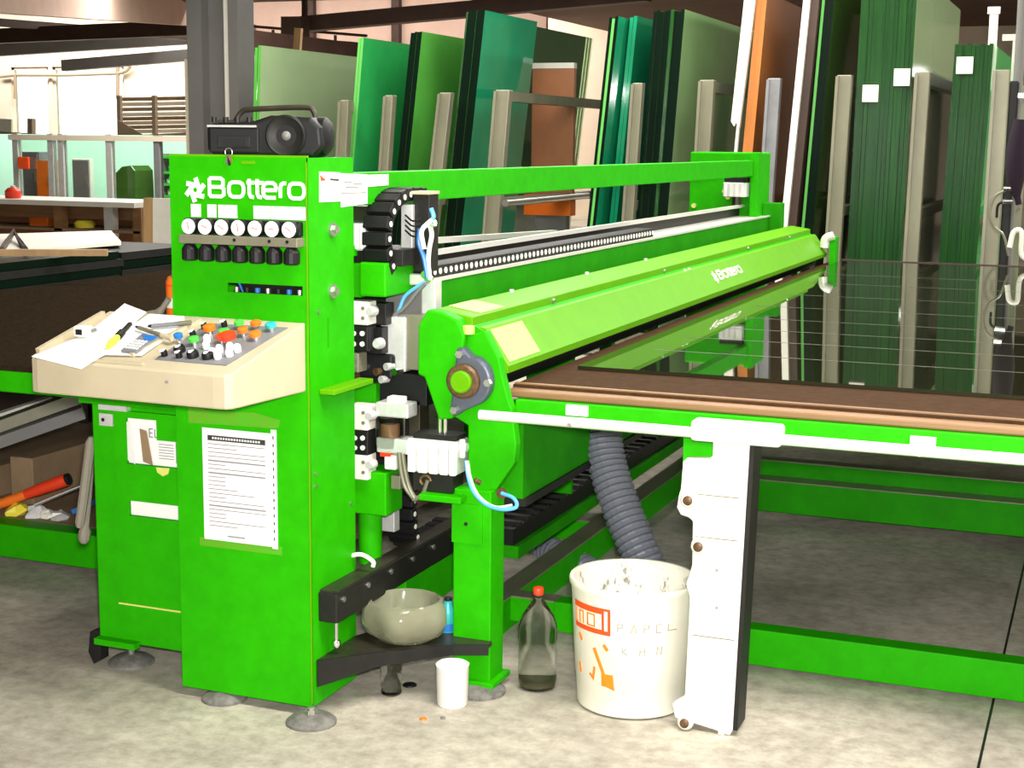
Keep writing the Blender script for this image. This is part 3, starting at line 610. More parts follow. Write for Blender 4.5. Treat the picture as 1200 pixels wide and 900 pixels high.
# white slide block and folding leg
obj('slide_block', MB().box(-1.075, -.815, 4.07, 4.14, .868, .928), 'white', t, bevel=.012, seg=3)
lp = [(-1.012, .87), (-1.012, .826), (-1.022, .817), (-1.088, .812), (-1.098, .802), (-1.102, .722), (-1.108, .70), (-1.112, .665), (-1.10, .645), (-1.078, .64), (-1.064, .63), (-1.062, .5), (-1.078, .44), (-1.066, .40), (-1.072, .10), (-1.11, .07), (-1.10, .03), (-.985, .012), (-.935, 0), (-.925, .02), (-.905, .87)]
lg = obj('folding_leg', MB().prism(lp, 4.09, 4.125), 'white', t, bevel=.004)
obj('leg_flange', MB().prism([(-.925, .02), (-.912, .02), (-.892, .87), (-.905, .87)], 4.09, 4.19), 'darksteel', lg)
for (x, y, r_) in ((808, 585, .014), (820, 639, .0145), (804, 845, .014)):
    p = P(x, y, 4.09); obj('pivot_boss', MB().lathe((p.x, 4.09, p.z), [(.024, 0), (.024, -.012), (.019, -.018)], 20, 'Y'), 'white', lg, smooth=True)
    obj('pivot_bolt', MB().lathe((p.x, 4.075, p.z), [(r_, 0), (r_, -.008), (r_*.6, -.011)], 16, 'Y'), 'rust', lg, smooth=True)
for (x, y) in ((840, 668), (840, 712)): 
    p = P(x, y, 4.09); obj('rivet', MB().cyl((p.x, 4.087, p.z), (p.x, 4.092, p.z), .005, 8), 'steel', lg)
for z in (.71, .585, .29): obj('joint_line', MB().box(-1.055, -.93, 4.0885, 4.0905, z, z+.0025), 'rackgrey', lg)
obj('foot_roller', MB().cyl((-.958, 4.085, .05), (-.958, 4.10, .05), .016, 14), 'white', lg); obj('foot_roller_body', MB().box(-.968, -.948, 4.082, 4.10, .0, .05), 'white', lg, bevel=.005)
obj('leg_hanger', MB().box(-1.13, -1.02, 4.21, 4.25, .62, .85), 'green', t)
# frame under the top
obj('base_beam', MB().box(-1.2, 0.95, 4.68, 4.76, .012, .134), 'green', t, bevel=.004)
obj('base_beam', MB().box(-1.72, -1.3, 4.74, 4.82, .012, .12), 'green', t, bevel=.004)
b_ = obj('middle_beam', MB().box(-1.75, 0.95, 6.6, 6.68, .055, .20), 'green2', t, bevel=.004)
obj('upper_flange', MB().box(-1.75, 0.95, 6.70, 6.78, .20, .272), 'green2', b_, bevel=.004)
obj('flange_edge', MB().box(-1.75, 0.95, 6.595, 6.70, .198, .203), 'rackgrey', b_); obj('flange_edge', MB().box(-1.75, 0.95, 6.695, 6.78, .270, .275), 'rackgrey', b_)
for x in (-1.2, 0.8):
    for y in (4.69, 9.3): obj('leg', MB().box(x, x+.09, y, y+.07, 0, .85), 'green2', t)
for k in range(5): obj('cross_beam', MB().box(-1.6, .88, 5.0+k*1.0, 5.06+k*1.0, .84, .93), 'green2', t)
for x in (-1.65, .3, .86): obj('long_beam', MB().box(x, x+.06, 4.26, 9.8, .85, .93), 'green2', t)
small('floor_clutter', MB().prism([(-1.05, .0), (-.9, .0), (-.88, .04), (-.95, .07), (-1.03, .05)], 7.4, 7.6), 'alu', 'small grey crumpled piece on the floor under the glass table', 'scrap')
# dark reflective glass lying on the table
t = thing('tabletop_glass', (0, 7, .957), 'large dark mirror-like glass sheet lying on the hardboard table', 'glass sheet')
obj('sheet', MB().box(-1.62, .88, 4.66, 9.82, .958, .970), 'glassdark', t)
for k, y in enumerate((5.15, 5.55, 5.9, 6.3, 6.8, 7.4, 8.1, 8.7)): obj('score_line', MB().box(-1.5, .85, y, y+.006, .9702, .9706), 'score', t)
obj('edge_strip', MB().box(-1.62, .88, 9.83, 9.86, .957, .975), 'browniron', t)
# corrugated suction hoses
def corr(path, r, m, parent, name, n=16):
    pts = spline(path, 22); rs = [r*(1.0 if i % 3 else .86) for i in range(len(pts))]
    return obj(name, MB().tube(pts, rs, n), m, parent)
t = thing('suction_hose', P(750, 645, 4.8), 'grey corrugated suction hose hanging behind the white bucket', 'hose')
corr([P(704, 494, 4.98), P(712, 545, 4.93), P(730, 600, 4.87), P(754, 655, 4.82), P(775, 705, 4.8)], .070, 'hosegrey', t, 'hose_tube')
t = thing('floor_hose', P(640, 640, 5.2), 'second grey corrugated hose lying on the floor behind the green post', 'hose')
corr([P(596, 618, 5.9), P(628, 638, 5.75), P(660, 652, 5.6), P(690, 668, 5.5)], .055, 'hosegrey', t, 'hose_tube')

# ================================================================== CONTROL CABINET
FY = 3.74
C = thing('control_cabinet', (-2.35, 3.88, 0), 'bright green control cabinet with gauges and a cream push-button desk', 'cabinet')
X0, X1 = -2.575, -2.118
hb = MB(); slot = (-2.385, -2.135, 1.262, 1.289)
plate(hb, X0, X1, .03, 1.652, FY, .006, [slot])
hb.add([(X0, FY, .03), (X1, FY, .03), (X1, 4.02, .03), (X0, 4.02, .03), (X0, FY, 1.652), (X1, FY, 1.652), (X1, 4.02, 1.652), (X0, 4.02, 1.652)], [(3, 2, 1, 0), (4, 5, 6, 7), (1, 2, 6, 5), (2, 3, 7, 6), (3, 0, 4, 7)])
H = obj('housing', hb, 'green', C)
obj('slot_frame', MB().box(slot[0], slot[1], FY+.05, FY+.055, slot[2]-.03, slot[3]+.03), 'black', H)
for k in range(7): obj('slot_lug', MB().cyl((slot[0]+.02+k*.035, FY+.02, slot[2]), (slot[0]+.02+k*.035, FY+.02, slot[2]+.014), .008, 8), ['steel', 'darksteel', 'blue'][k % 3], H)
obj('slot_cable', MB().tube([(slot[0]+.03, FY+.015, slot[3]), (slot[0]+.045, FY+.012, slot[2])], .003, 6), 'blue', H)
obj('edge_seam', MB().box(X1-.003, X1+.001, FY-.0015, FY+.002, .04, 1.64), 'limegreen', H)
obj('top_lip', MB().box(X0, X1, FY, FY+.012, 1.652, 1.658), 'limegreen', H)
# logo: star and letters
def onfront(u, v, h): return (u, FY-.0005-h, v)
def star(f3, cx_, cz_, s_, m, parent):
    mb = MB()
    for k in range(6):
        a = math.radians(60*k+20); r0 = .42*s_; c_ = (math.cos(a), math.sin(a)); tdir = (-math.sin(a), math.cos(a))
        p0 = (cx_+c_[0]*r0-tdir[0]*r0*.75, cz_+c_[1]*r0-tdir[1]*r0*.75); p1 = (cx_+c_[0]*r0*.95+tdir[0]*s_*.98, cz_+c_[1]*r0*.95+tdir[1]*s_*.98)
        mb.ribbon([p0, p1], .42*s_, f3, th=.0015+.0001*k)
    return obj('logo_star', mb, m, parent)
def letters(f3, x0, z0, wd, ht, sw, m, parent):
    r_ = ht*.3
    B = [[(0, 0), (0, 1)], [(0, 1), (.72, 1), (.86, .9), (.86, .62), (.74, .52), (.9, .42), (.9, .1), (.74, 0), (0, 0)], [(0, .52), (.74, .52)]]
    O = [[(.25, 0), (.08, .08), (0, .25), (0, .55), (.08, .72), (.25, .8), (.75, .8), (.92, .72), (1, .55), (1, .25), (.92, .08), (.75, 0)]]
    T = [[(0.2, 1.0), (.2, .2), (.3, .03), (.55, 0)], [(0, .8), (.55, .8)]]
    T2 = [[(.2, 1.0), (.2, .2), (.3, .03), (.55, 0)], [(0, .8), (.7, .8)]]
    E_ = [[(.95, .0), (.25, 0), (.08, .08), (0, .25), (0, .55), (.08, .72), (.25, .8), (.75, .8), (.92, .72), (1, .55), (.97, .42), (.1, .4)]]
    R_ = [[(0, 0), (0, .55), (.1, .73), (.3, .8), (.6, .8)]]
    spec = [(B, 0, .17), (O, .21, .155), (T, .40, .09), (T2, .485, .09), (E_, .575, .135), (R_, .755, .1), (O, .845, .155)]
    for st, u0, uw in spec:
        mb = MB()
        for k, s_ in enumerate(st):
            mb.ribbon([(x0+wd*(u0+uw*p[0]*(1 if uw > .12 or st is R_ else 1.5)), z0+ht*p[1]) for p in s_], sw, f3, closed=(st is O), th=.0015+.0002*k)
        obj('letter', mb, m, parent)
star(onfront, -2.487, 1.555, .033, 'label', H)
letters(onfront, -2.438, 1.538, .312, .052, .0105, 'label', H)
for (a, b) in ((-2.503, -2.470), (-2.447, -2.417), (-2.410, -2.347), (-2.292, -2.236), (-2.234, -2.178), (-2.176, -2.119)):
    obj('caption_label', MB().box(a, b, FY-.0015, FY, 1.477, 1.514), 'label', H)
obj('stencil', MB().box(-2.33, -2.285, FY-.001, FY, 1.632, 1.641), 'limegreen', H)
obj('gauge_block', MB().box(-2.518, -2.128, FY-.022, FY, 1.430, 1.474), 'black', H, bevel=.006)
for k in range(7):
    x = -2.487+k*.0555; z = 1.4515
    g = obj('gauge', MB().lathe((x, FY-.022, z), [(.0245, 0), (.0245, -.016), (.0225, -.018)], 24, 'Y'), 'black', H, smooth=True)
    obj('dial', MB().lathe((x, FY-.0405, z), [(.0225, 0), (.0222, -.0012)], 24, 'Y'), 'paper', g)
    a = random.uniform(-.8, .8)+2.4; obj('needle', MB().bar((x-.01*math.cos(a), FY-.0425, z-.01*math.sin(a)), (x+.013*math.cos(a), FY-.0425, z+.013*math.sin(a)), .002, .0012, (0, 1, 0)), 'redorange', g)
mf = obj('regulator_manifold', MB().box(-2.518, -2.126, FY-.045, FY, 1.402, 1.428), 'rackgrey', H, bevel=.002)
for x in (-2.33, -2.215, -2.157): obj('port', MB().cyl((x, FY-.047, 1.417), (x, FY-.044, 1.417), .005, 8), 'black', mf)
for k in range(7):
    x = -2.492+k*.0565; mb = MB().lathe((x, FY-.028, 1.352), [(.019, 0), (.0235, .004), (.0235, .034), (.02, .04), (.014, .048)], 14)
    obj('regulator_knob', mb, 'black', H)
# side of the cabinet
for (y, z) in ((3.884, 1.444), (3.881, 1.264)):
    bo = obj('bolt', MB().cyl((X1, y, z), (X1+.008, y, z), .021, 18), 'steel', H); obj('bolt_head', MB().cyl((X1+.008, y, z), (X1+.02, y, z), .013, 6), 'steel', bo)
for (y, z) in ((3.768, .738), (3.80, 1.21), (3.77, .70), (3.99, .60)): obj('screw', MB().cyl((X1, y, z), (X1+.004, y, z), .006, 8), 'steel', H)
obj('side_slot', MB().box(X1-.002, X1+.001, 3.853, 3.861, 1.10, 1.188), 'green2', H)
obj('side_bracket', MB().box(X1, X1+.05, 3.80, 4.05, .968, .984), 'limegreen', H, bevel=.003)
for z in (1.556, ):
    tg = obj('warning_plate', MB().sheet([PX(374, 201, X1), PX(398, 202, X1), PX(398, 236, X1), PX(374, 237, X1)][::-1], .002), 'label', H)
    obj('print', MB().sheet([PX(375, 205, X1+.003), PX(382, 211, X1+.003), PX(376, 212, X1+.003)][::-1], .0008), 'redorange', tg)
    obj('print', MB().sheet([PX(387, 209, X1+.003), PX(397, 210, X1+.003), PX(397, 212, X1+.003), PX(387, 211, X1+.003)][::-1], .0008), 'printblack', tg)
# notice sheet
nt_ = obj('notice_sheet', MB().box(-2.482, -2.247, FY-.002, FY, .510, .852), 'paper', H, label='white printed notice sheet with black heading bar')
obj('residue_band', MB().box(-2.50, -2.215, FY-.0008, FY, .487, .513), 'residue', H); obj('residue_band', MB().prism([(-2.53, .862), (-2.25, .868), (-2.22, .872), (-2.215, .895), (-2.30, .91), (-2.44, .905), (-2.53, .912)], FY-.0008, FY), 'residue', H)
obj('index_strip', MB().box(-2.246, -2.228, FY-.0025, FY, .505, .864), 'paper', H)
for k in range(14): obj('strip_mark', MB().box(-2.240, -2.236, FY-.003, FY-.0024, .53+k*.0235, .540+k*.0235), 'printblack', H)
obj('heading_bar', MB().box(-2.463, -2.265, FY-.0026, FY-.0019, .815, .831), 'printblack', nt_)
for k in range(18): obj('heading_letter', MB().box(-2.447+k*.0093, -2.441+k*.0093, FY-.003, FY-.0025, .820, .826), 'paper', nt_)
z = .806; k = 0
while z > .545:
    w_ = random.choice((.06, .1, .16, .19, .197)); thick = k in (4, 7, 15)
    if thick: w_ = .197
    obj('text_line', MB().box(-2.463, -2.463+w_, FY-.0026, FY-.0019, z-(.004 if thick else .0022), z), 'print', nt_); z -= .0125; k += 1
obj('footer_line', MB().box(-2.40, -2.34, FY-.0026, FY-.0019, .524, .528), 'print', nt_)
# left box with torn door openings
LB = obj('side_box', MB().box(-2.968, -2.577, 3.852, 4.04, .092, .885), 'green', C, bevel=.006)
dm = MB(); holes = [(-2.83, -2.715, .690, .838), (-2.715, -2.625, .690, .775), (-2.828, -2.63, .522, .572)]
plate(dm, -2.875, -2.60, .232, .858, 3.838, .012, holes)
D = obj('door', dm, 'green', LB)
obj('door_edge', MB().box(-2.875, -2.60, 3.834, 3.846, .228, .233), 'pale_yellow', D)
obj('paper_bundle', MB().box(-2.828, -2.63, 3.8485, 3.8515, .692, .835), 'paper', D); obj('paper_bundle', MB().box(-2.826, -2.635, 3.8485, 3.8515, .524, .570), 'paper', D)
obj('paper_sheet', MB().sheet([(-2.83, 3.845, .70), (-2.80, 3.841, .69), (-2.815, 3.841, .83), (-2.835, 3.845, .82)][::-1], .001), 'paper', D)
obj('brown_folder', MB().sheet([(-2.775, 3.8475, .70), (-2.735, 3.842, .692), (-2.755, 3.842, .80), (-2.785, 3.8475, .805)][::-1], .001), 'cardboard', D)
def onbox(u, v, h): return (u, 3.848-h, v)
obj('letter', MB().ribbon([(-2.735, .807), (-2.748, .807), (-2.748, .781), (-2.735, .781)], .0035, onbox, .0008).ribbon([(-2.748, .794), (-2.737, .794)], .0035, onbox, .0009), 'print', D)
obj('letter', MB().ribbon([(-2.728, .807), (-2.728, .781), (-2.717, .781)], .0035, onbox, .0008), 'print', D)
for k in range(6): obj('text_line', MB().box(-2.715, -2.66, 3.8475, 3.8487, .715+k*.009, .717+k*.009), 'print', D)
obj('barcode', MB().box(-2.652, -2.637, 3.8475, 3.8487, .705, .77), 'print', D)
obj('residue_patch', MB().prism([(-2.72, .688), (-2.67, .690), (-2.675, .672), (-2.695, .662), (-2.715, .672)], 3.8372, 3.838), 'pale_yellow', D)
lk = obj('lock_plate', MB().box(-2.937, -2.885, 3.848, 3.852, .803, .842), 'alu', LB); obj('lock_hole', MB().cyl((-2.922, 3.846, .822), (-2.922, 3.849, .822), .006, 10), 'black', lk)
obj('nameplate', MB().box(-2.925, -2.82, 3.83, 3.852, .858, .882), 'alu', LB)
obj('top_ledge', MB().box(-3.0, -2.577, 3.828, 4.04, .874, .905), 'green', LB, bevel=.003)
obj('foot_rail', MB().box(-2.965, -2.81, 3.82, 3.852, .085, .105), 'green', LB)
# feet
def foot(x, y, h, r=.075):
    f = obj('foot_pad', MB().lathe((x, y, 0), [(r, 0), (r, .008), (r*.8, .02), (r*.35, .028), (.014, .03)], 22), 'grime', C, smooth=True)
    obj('foot_stud', MB().cyl((x, y, .028), (x, y, h), .011, 10), 'steel', f)
    obj('foot_nut', MB().cyl((x, y, h*.6), (x, y, h*.6+.012), .019, 6), 'steel', f)
foot(-2.895, 3.92, .1); foot(-2.44, 3.765, .04, .07); foot(-2.10, 3.70, .05, .075)
obj('caster_bracket', MB().prism([(-3.01, .11), (-2.97, .12), (-2.97, .02), (-3.0, .0), (-3.02, .04)], 3.86, 3.90), 'darksteel', C)
# push-button desk
k_ = (1.186-1.078)/.355
def zd(y): return 1.078+(y-3.385)*k_
fp = [(-2.835, 3.425), (-2.822, 3.404), (-2.80, 3.398)]+[(-2.21, 3.384), (-2.175, 3.386), (-2.158, 3.402), (-2.155, 3.425)]+[(-2.126, 3.739), (-2.802, 3.739)]
mb = MB(); n = len(fp)
mb.add([(x, y, .985+(.0 if y > 3.5 else 0)) for x, y in fp]+[(x, y, zd(y)) for x, y in fp], [tuple(reversed(range(n))), tuple(range(n, 2*n))]+[(i, (i+1) % n, (i+1) % n+n, i+n) for i in range(n)])
DK = obj('button_desk', mb, 'cream', C, bevel=.005, label='cream sloping push-button desk')
def dp(x, y, h=0): return Vector((x, y, zd(y)))+Vector((0, -k_, 1)).normalized()*h
pn = [(-2.435, 3.445), (-2.203, 3.441), (-2.158, 3.694), (-2.418, 3.690)]
PN = obj('button_panel', MB().sheet([dp(x, y, .0005) for x, y in pn], .0025), 'greyblue', DK)
obj('desk_divider', MB().bar(dp(-2.515, 3.45, .006), dp(-2.455, 3.70, .006), .014, .012), 'cream', DK)
obj('desk_rim', MB().bar(dp(-2.82, 3.43, .008), dp(-2.793, 3.70, .008), .014, .016), 'cream', DK)
obj('desk_rim', MB().bar(dp(-2.80, 3.412, .003), dp(-2.45, 3.41, .003), .012, .008), 'cream', DK)
def button(x, y, r, h, m, stem=True, tilt=0):
    p = dp(x, y, .003); nrm = Vector((0, -k_, 1)).normalized()
    bo = obj('button', MB().tube([p+nrm*h*.45, p+nrm*h*.5, p+nrm*h*.9, p+nrm*h], [r*.85, r, r, r*.7], 18), m, PN, smooth=True)
    obj('collar', MB().cyl(p, p+nrm*h*.46, r*.62, 14), 'chrome', bo)
for (x, y, r, h, m) in ((-2.366, 3.618, .018, .03, 'orange'), (-2.309, 3.605, .016, .026, 'ggreen'), (-2.299, 3.668, .014, .026, 'ggreen'), (-2.246, 3.672, .015, .026, 'orange'), (-2.195, 3.668, .016, .024, 'teal'), (-2.207, 3.603, .017, .026, 'orange'), (-2.257, 3.620, .015, .028, 'orange'), (-2.272, 3.565, .025, .036, 'red'), (-2.371, 3.545, .015, .026, 'ggreen'), (-2.432, 3.56, .013, .026, 'blue'), (-2.30, 3.572, .014, .026, 'redorange')):
    button(x, y, r, h, m)
def lever(x, y, m='chrome', r=.010):
    p = dp(x, y, .003); nrm = Vector((0, -k_, 1)).normalized()
    b2 = obj('switch', MB().tube([p, p+nrm*.012, p+nrm*.018], [r, r, r*.8], 14), 'black', PN, smooth=True)
    obj('switch_lever', MB().bar(p+nrm*.018+Vector((0, .006, 0)), p+nrm*.024+Vector((.002, -.016, -.006)), .006, .006), m, b2)
for (x, y) in ((-2.418, 3.468), (-2.368, 3.465), (-2.412, 3.60), (-2.41, 3.655), (-2.355, 3.675)): lever(x, y, 'paper', .009)
for (x, y) in ((-2.33, 3.475), (-2.281, 3.475), (-2.39, 3.50)): lever(x, y, 'paper', .017)
for (x, y) in ((-2.268, 3.513), (-2.225, 3.495), (-2.322, 3.530), (-2.345, 3.57), (-2.245, 3.53), (-2.218, 3.525), (-2.275, 3.49), (-2.25, 3.475)):
    p = dp(x, y, .003); nrm = Vector((0, -k_, 1)).normalized(); bo = obj('lamp_lens', MB().tube([p, p+nrm*.01, p+nrm*.018, p+nrm*.022], [.010, .011, .010, .006], 14), 'paper', PN, smooth=True)
obj('desk_mark', MB().box(-2.362, -2.352, 3.3835, 3.3875, 1.045, 1.052), 'print', DK)

# ------------------------------------------------------------------ things on the cabinet and the desk
t = thing('boombox', (-2.30, 3.86, 1.653), 'dusty black portable radio with a round speaker on top of the cabinet', 'radio', rotz=math.radians(14))
bw, bh, bd = .172, .125, .075
prof = [(-bw, .02), (-bw+.02, 0), (bw-.03, 0), (bw, .03), (bw-.005, .085), (bw-.035, .113), (.02, .118), (-.03, .102), (-bw+.015, .094), (-bw, .08)]
obj('body', MB().prism(prof, -bd, bd), 'black', t, bevel=.012, seg=3, local=True)
obj('front_panel', MB().box(-bw+.01, -.015, -bd-.006, -bd+.004, .01, .082), 'black', t, bevel=.004, local=True)
pnl = obj('display', MB().box(-bw+.035, -.04, -bd-.009, -bd-.005, .025, .058), 'darksteel', t, bevel=.003, local=True)
obj('tape_window', MB().box(-bw+.05, -.055, -bd-.011, -bd-.008, .032, .05), 'black', pnl, local=True)
obj('chrome_strip', MB().box(-bw+.005, -.02, -bd-.009, -bd+.0, .083, .089), 'steel', t, local=True)
obj('top_controls', MB().box(-bw+.03, -.03, -bd+.01, bd-.02, .094, .104), 'oilysteel', t, bevel=.004, local=True)
for k in range(4): obj('control_knob', MB().cyl((-bw+.02+k*.035, -bd+.012, .096), (-bw+.02+k*.035, -bd+.012, .112), .008, 10), 'darksteel', t, local=True)
sp = obj('speaker_ring', MB().lathe((.065, -bd, .060), [(.060, .004), (.060, -.008), (.055, -.013), (.050, -.010)], 32, 'Y', capt=False), 'darksteel', t, smooth=True, local=True)
obj('speaker_cone', MB().lathe((.065, -bd, .060), [(.051, -.008), (.03, .0), (.014, .003)], 32, 'Y', capb=False), 'darksteel', sp, smooth=True, local=True)
obj('speaker_dome', MB().lathe((.065, -bd, .060), [(.015, .002), (.011, -.004), (.003, -.007)], 18, 'Y'), 'greysteel', sp, smooth=True, local=True)
obj('end_cheek', MB().lathe((bw-.02, 0, .06), [(.055, -.01), (.055, .012), (.04, .026), (.02, .03)], 20, 'X'), 'black', t, smooth=True, local=True)
obj('handle', MB().tube(spline([(-.115, .0, .092), (-.09, .0, .128), (-.05, 0, .136), (.10, 0, .142), (.125, 0, .132), (.135, 0, .10)], 5), .008, 8), 'oilysteel', t, smooth=True, local=True)
t = thing('key_bunch', P(268, 178, 3.73), 'small bunch of keys hanging at the cabinet top under the radio', 'keys')
p = P(268, 180, 3.732)
obj('key_ring', MB().tube([(p.x+.012*math.cos(a), 3.732, p.z+.004+.012*math.sin(a)) for a in [i*math.pi/8 for i in range(17)]], .0015, 6), 'steel', t)
for k, (dx, dz) in enumerate(((-.008, -.03), (.004, -.034), (.013, -.024))):
    ky = obj('key', MB().bar((p.x+dx*.3, 3.731-.002*k, p.z-.006), (p.x+dx, 3.731-.002*k, p.z+dz), .008, .0016, (0, 1, 0)), ['steel', 'darksteel', 'woodedge'][k], t)
# papers and tools on the desk
mb = MB(); outl = [(35, 421), (95, 433), (110, 424), (128, 416), (168, 417), (200, 392), (213, 380), (225, 374), (172, 367), (146, 355), (128, 372), (110, 380)]
def desk_px(x, y, h=.006):
    d = ray(x, y); o0 = CAMLOC; t_ = (1.078+h-3.385*k_-o0.z)/(d.z-k_*d.y); return o0+d*t_
def paper(name, px, h, label, m='paper', th=.0012):
    mb = MB(); pts = [desk_px(x, y, h) for x, y in px]; mb.sheet(pts, th)
    return tag(obj(name, mb, m), label, 'paper')
paper('paper_sheet', [(37, 418), (95, 433), (112, 422), (128, 413), (150, 385), (172, 366), (146, 356), (128, 371), (100, 392)], .009, 'large white paper sheet hanging over the left front of the desk')
paper('paper_sheet', [(118, 416), (166, 417), (196, 396), (216, 380), (216, 371), (176, 368), (150, 384)], .006, 'white paper sheet lying under the calculator on the desk')
t = thing('calculator', desk_px(162, 402, .012), 'grey pocket calculator lying on the desk papers', 'calculator')
cq = [desk_px(*q, .0085) for q in ((142, 413), (160, 415), (188, 397), (168, 393))]
bo = obj('body', MB().sheet(cq, .008), 'greyblue', t, bevel=.002)
q2 = [cq[0].lerp(cq[2], .62), cq[1].lerp(cq[2], .72), cq[2].lerp(cq[0], .06), cq[3].lerp(cq[1], .10)]
nn = Vector((0, -k_, 1)).normalized()
obj('display', MB().sheet([q+nn*.0085 for q in q2], .0008), 'blue', bo)
u_, v_ = (cq[1]-cq[0]), (cq[3]-cq[0])
for i in range(4):
    for j in range(4):
        p = cq[0]+u_*(.14+.22*i)+v_*(.1+.13*j); obj('calculator_key', MB().sheet([p+nn*.0085, p+u_*.14+nn*.0085, p+u_*.14+v_*.08+nn*.0085, p+v_*.08+nn*.0085], .002), 'paper', bo)
t = thing('tape_measure', desk_px(98, 395, .012), 'small white tape measure with dark window on the left paper', 'tape measure')
p = desk_px(98, 394, .0115); mb = MB().box(p.x-.022, p.x+.022, p.y-.02, p.y+.02, p.z, p.z+.03); b2 = obj('case', mb, 'label', t, bevel=.006, seg=3)
obj('window', MB().box(p.x-.012, p.x+.01, p.y-.0212, p.y-.0195, p.z+.006, p.z+.022), 'darksteel', b2); obj('clip', MB().bar(p+Vector((.022, .01, .015)), p+Vector((.034, .012, .02)), .012, .01), 'greysteel', b2)
t = thing('glass_cutter', desk_px(140, 395, .012), 'yellow-tipped glass cutter lying on the desk paper', 'cutter')
a, b = desk_px(126, 407, .018), desk_px(153, 379, .022)
obj('grip', MB().tube([a, a.lerp(b, .2), a.lerp(b, .42)], [.007, .012, .009], 10), 'yellowtip', t, smooth=True)
obj('shank', MB().bar(a.lerp(b, .38), b, .012, .010), 'darksteel', t, bevel=.002); obj('sleeve', MB().tube([a.lerp(b, .45), a.lerp(b, .62)], .011, 10), 'black', t)
for k, (a, b, m, lb) in enumerate((((163, 384, .02), (202, 397, .02), 'rackgrey', 'beige marker pen lying across the desk papers'), ((178, 382, .018), (224, 378, .02), 'greyblue', 'grey marker pen near the back of the desk'))):
    t = thing('marker_pen', desk_px(*a), lb, 'pen'); A, B = desk_px(*a), desk_px(*b)
    obj('barrel', MB().cyl(A, A.lerp(B, .7), .0065, 10), m, t, smooth=True); obj('cap', MB().cyl(A.lerp(B, .68), B, .0075, 10), ['cream', 'rackgrey'][k], t, smooth=True); obj('tip', MB().cyl(A-(B-A)*.1, A, .003, 8, .006), 'black', t)
# spray can and tool on the felt table edge, behind the desk
t = thing('spray_can', (-2.66, 3.88, .905), 'orange and red spray can behind the desk, left of the cabinet', 'spray can')
_p = P(206.5, 340, 3.88); cx_, cy_, zc = _p.x, 3.88, .905; _hc = P(204, 322, 3.88).z-zc
obj('can', MB().lathe((cx_, cy_, zc), [(.03, 0), (.031, .005), (.031, _hc-.02), (.026, _hc-.006), (.012, _hc)], 20), 'orange', t, smooth=True)
obj('band', MB().lathe((cx_, cy_, zc+_hc-.1), [(.0315, 0), (.0316, .01), (.0315, .03)], 20), 'label', t, smooth=True, label='pale printed band')
obj('band', MB().lathe((cx_, cy_, zc+_hc-.035), [(.0315, 0), (.0316, .004), (.0315, .008)], 20), 'redorange', t, smooth=True)
obj('nozzle', MB().lathe((cx_, cy_, zc+_hc), [(.012, 0), (.012, .012), (.008, .018)], 12), 'paper', t, smooth=True)
small('tape_gun', MB().tube(spline([P(174, 369, 3.80), P(186, 366, 3.8), P(194, 356, 3.8), P(198, 350, 3.8)], 4), [.012]*6+[.009]*7, 8), 'cloth', 'small beige clamp tool at the back edge of the desk', 'tool', smooth=True)

# ================================================================== CUTTING BRIDGE
B = thing('cutting_bridge', (-2.15, 6.8, 0), 'green cutting bridge with upper beam, rails and black drag chain', 'cutting machine')
obj('upper_beam', MB().box(-2.18, -2.12, 4.02, 9.5, 1.508, 1.606), 'green', B, bevel=.003)
ub = obj('beam_plate', MB().sheet([PX(399, 203, -2.119), PX(430, 204.5, -2.119), PX(430, 238.5, -2.119), PX(399, 243, -2.119)][::-1], .002), 'label', B)
obj('print', MB().sheet([PX(400, 226, -2.116), PX(429, 225, -2.116), PX(429, 226, -2.116), PX(400, 227, -2.116)][::-1], .0006), 'print', ub)
for (x0, x1, y) in ((403, 412, 213), (414, 424, 215), (405, 420, 219)): obj('print', MB().sheet([PX(x0, y, -2.116), PX(x1, y, -2.116), PX(x1, y+1.2, -2.116), PX(x0, y+1.2, -2.116)][::-1], .0006), 'print', ub)
obj('beam_label', MB().sheet([PX(431, 205, -2.119), PX(455, 204, -2.119), PX(455, 217, -2.119), PX(431, 219, -2.119)][::-1], .001), 'label', B)
# far end housing
fe = obj('end_housing', MB().box(-2.56, -2.10, 9.5, 9.8, .03, 1.655), 'green', B, bevel=.01)
obj('end_flange', MB().box(-2.14, -2.09, 9.4, 9.5, .9, 1.655), 'green', fe, bevel=.004)
pc = P(864, 222, 9.4)
cy = obj('air_cylinder', MB().box(pc.x-.075, pc.x+.075, 9.33, 9.44, pc.z-.045, pc.z+.045), 'alu', fe, bevel=.006)
for k in range(4): obj('cylinder_fin', MB().box(pc.x-.066+k*.036, pc.x-.046+k*.036, 9.322, 9.33, pc.z-.042, pc.z+.042), 'paper', cy)
obj('cylinder_cap', MB().box(pc.x-.07, pc.x+.07, 9.34, 9.43, pc.z+.045, pc.z+.075), 'black', cy); obj('cylinder_rod', MB().cyl((pc.x, 9.39, pc.z-.11), (pc.x, 9.39, pc.z-.045), .03, 10), 'oilysteel', cy)
for (x, y) in ((849, 224), (853, 231), (813, 241)): 
    p = P(x, y, 9.49); obj('screw', MB().cyl((p.x, 9.485, p.z), (p.x, 9.5, p.z), .016, 8), 'pale_yellow', fe)
obj('end_stop', MB().box(-2.10, -1.98, 9.6, 9.72, 1.0, 1.335), 'green2', B, bevel=.004)
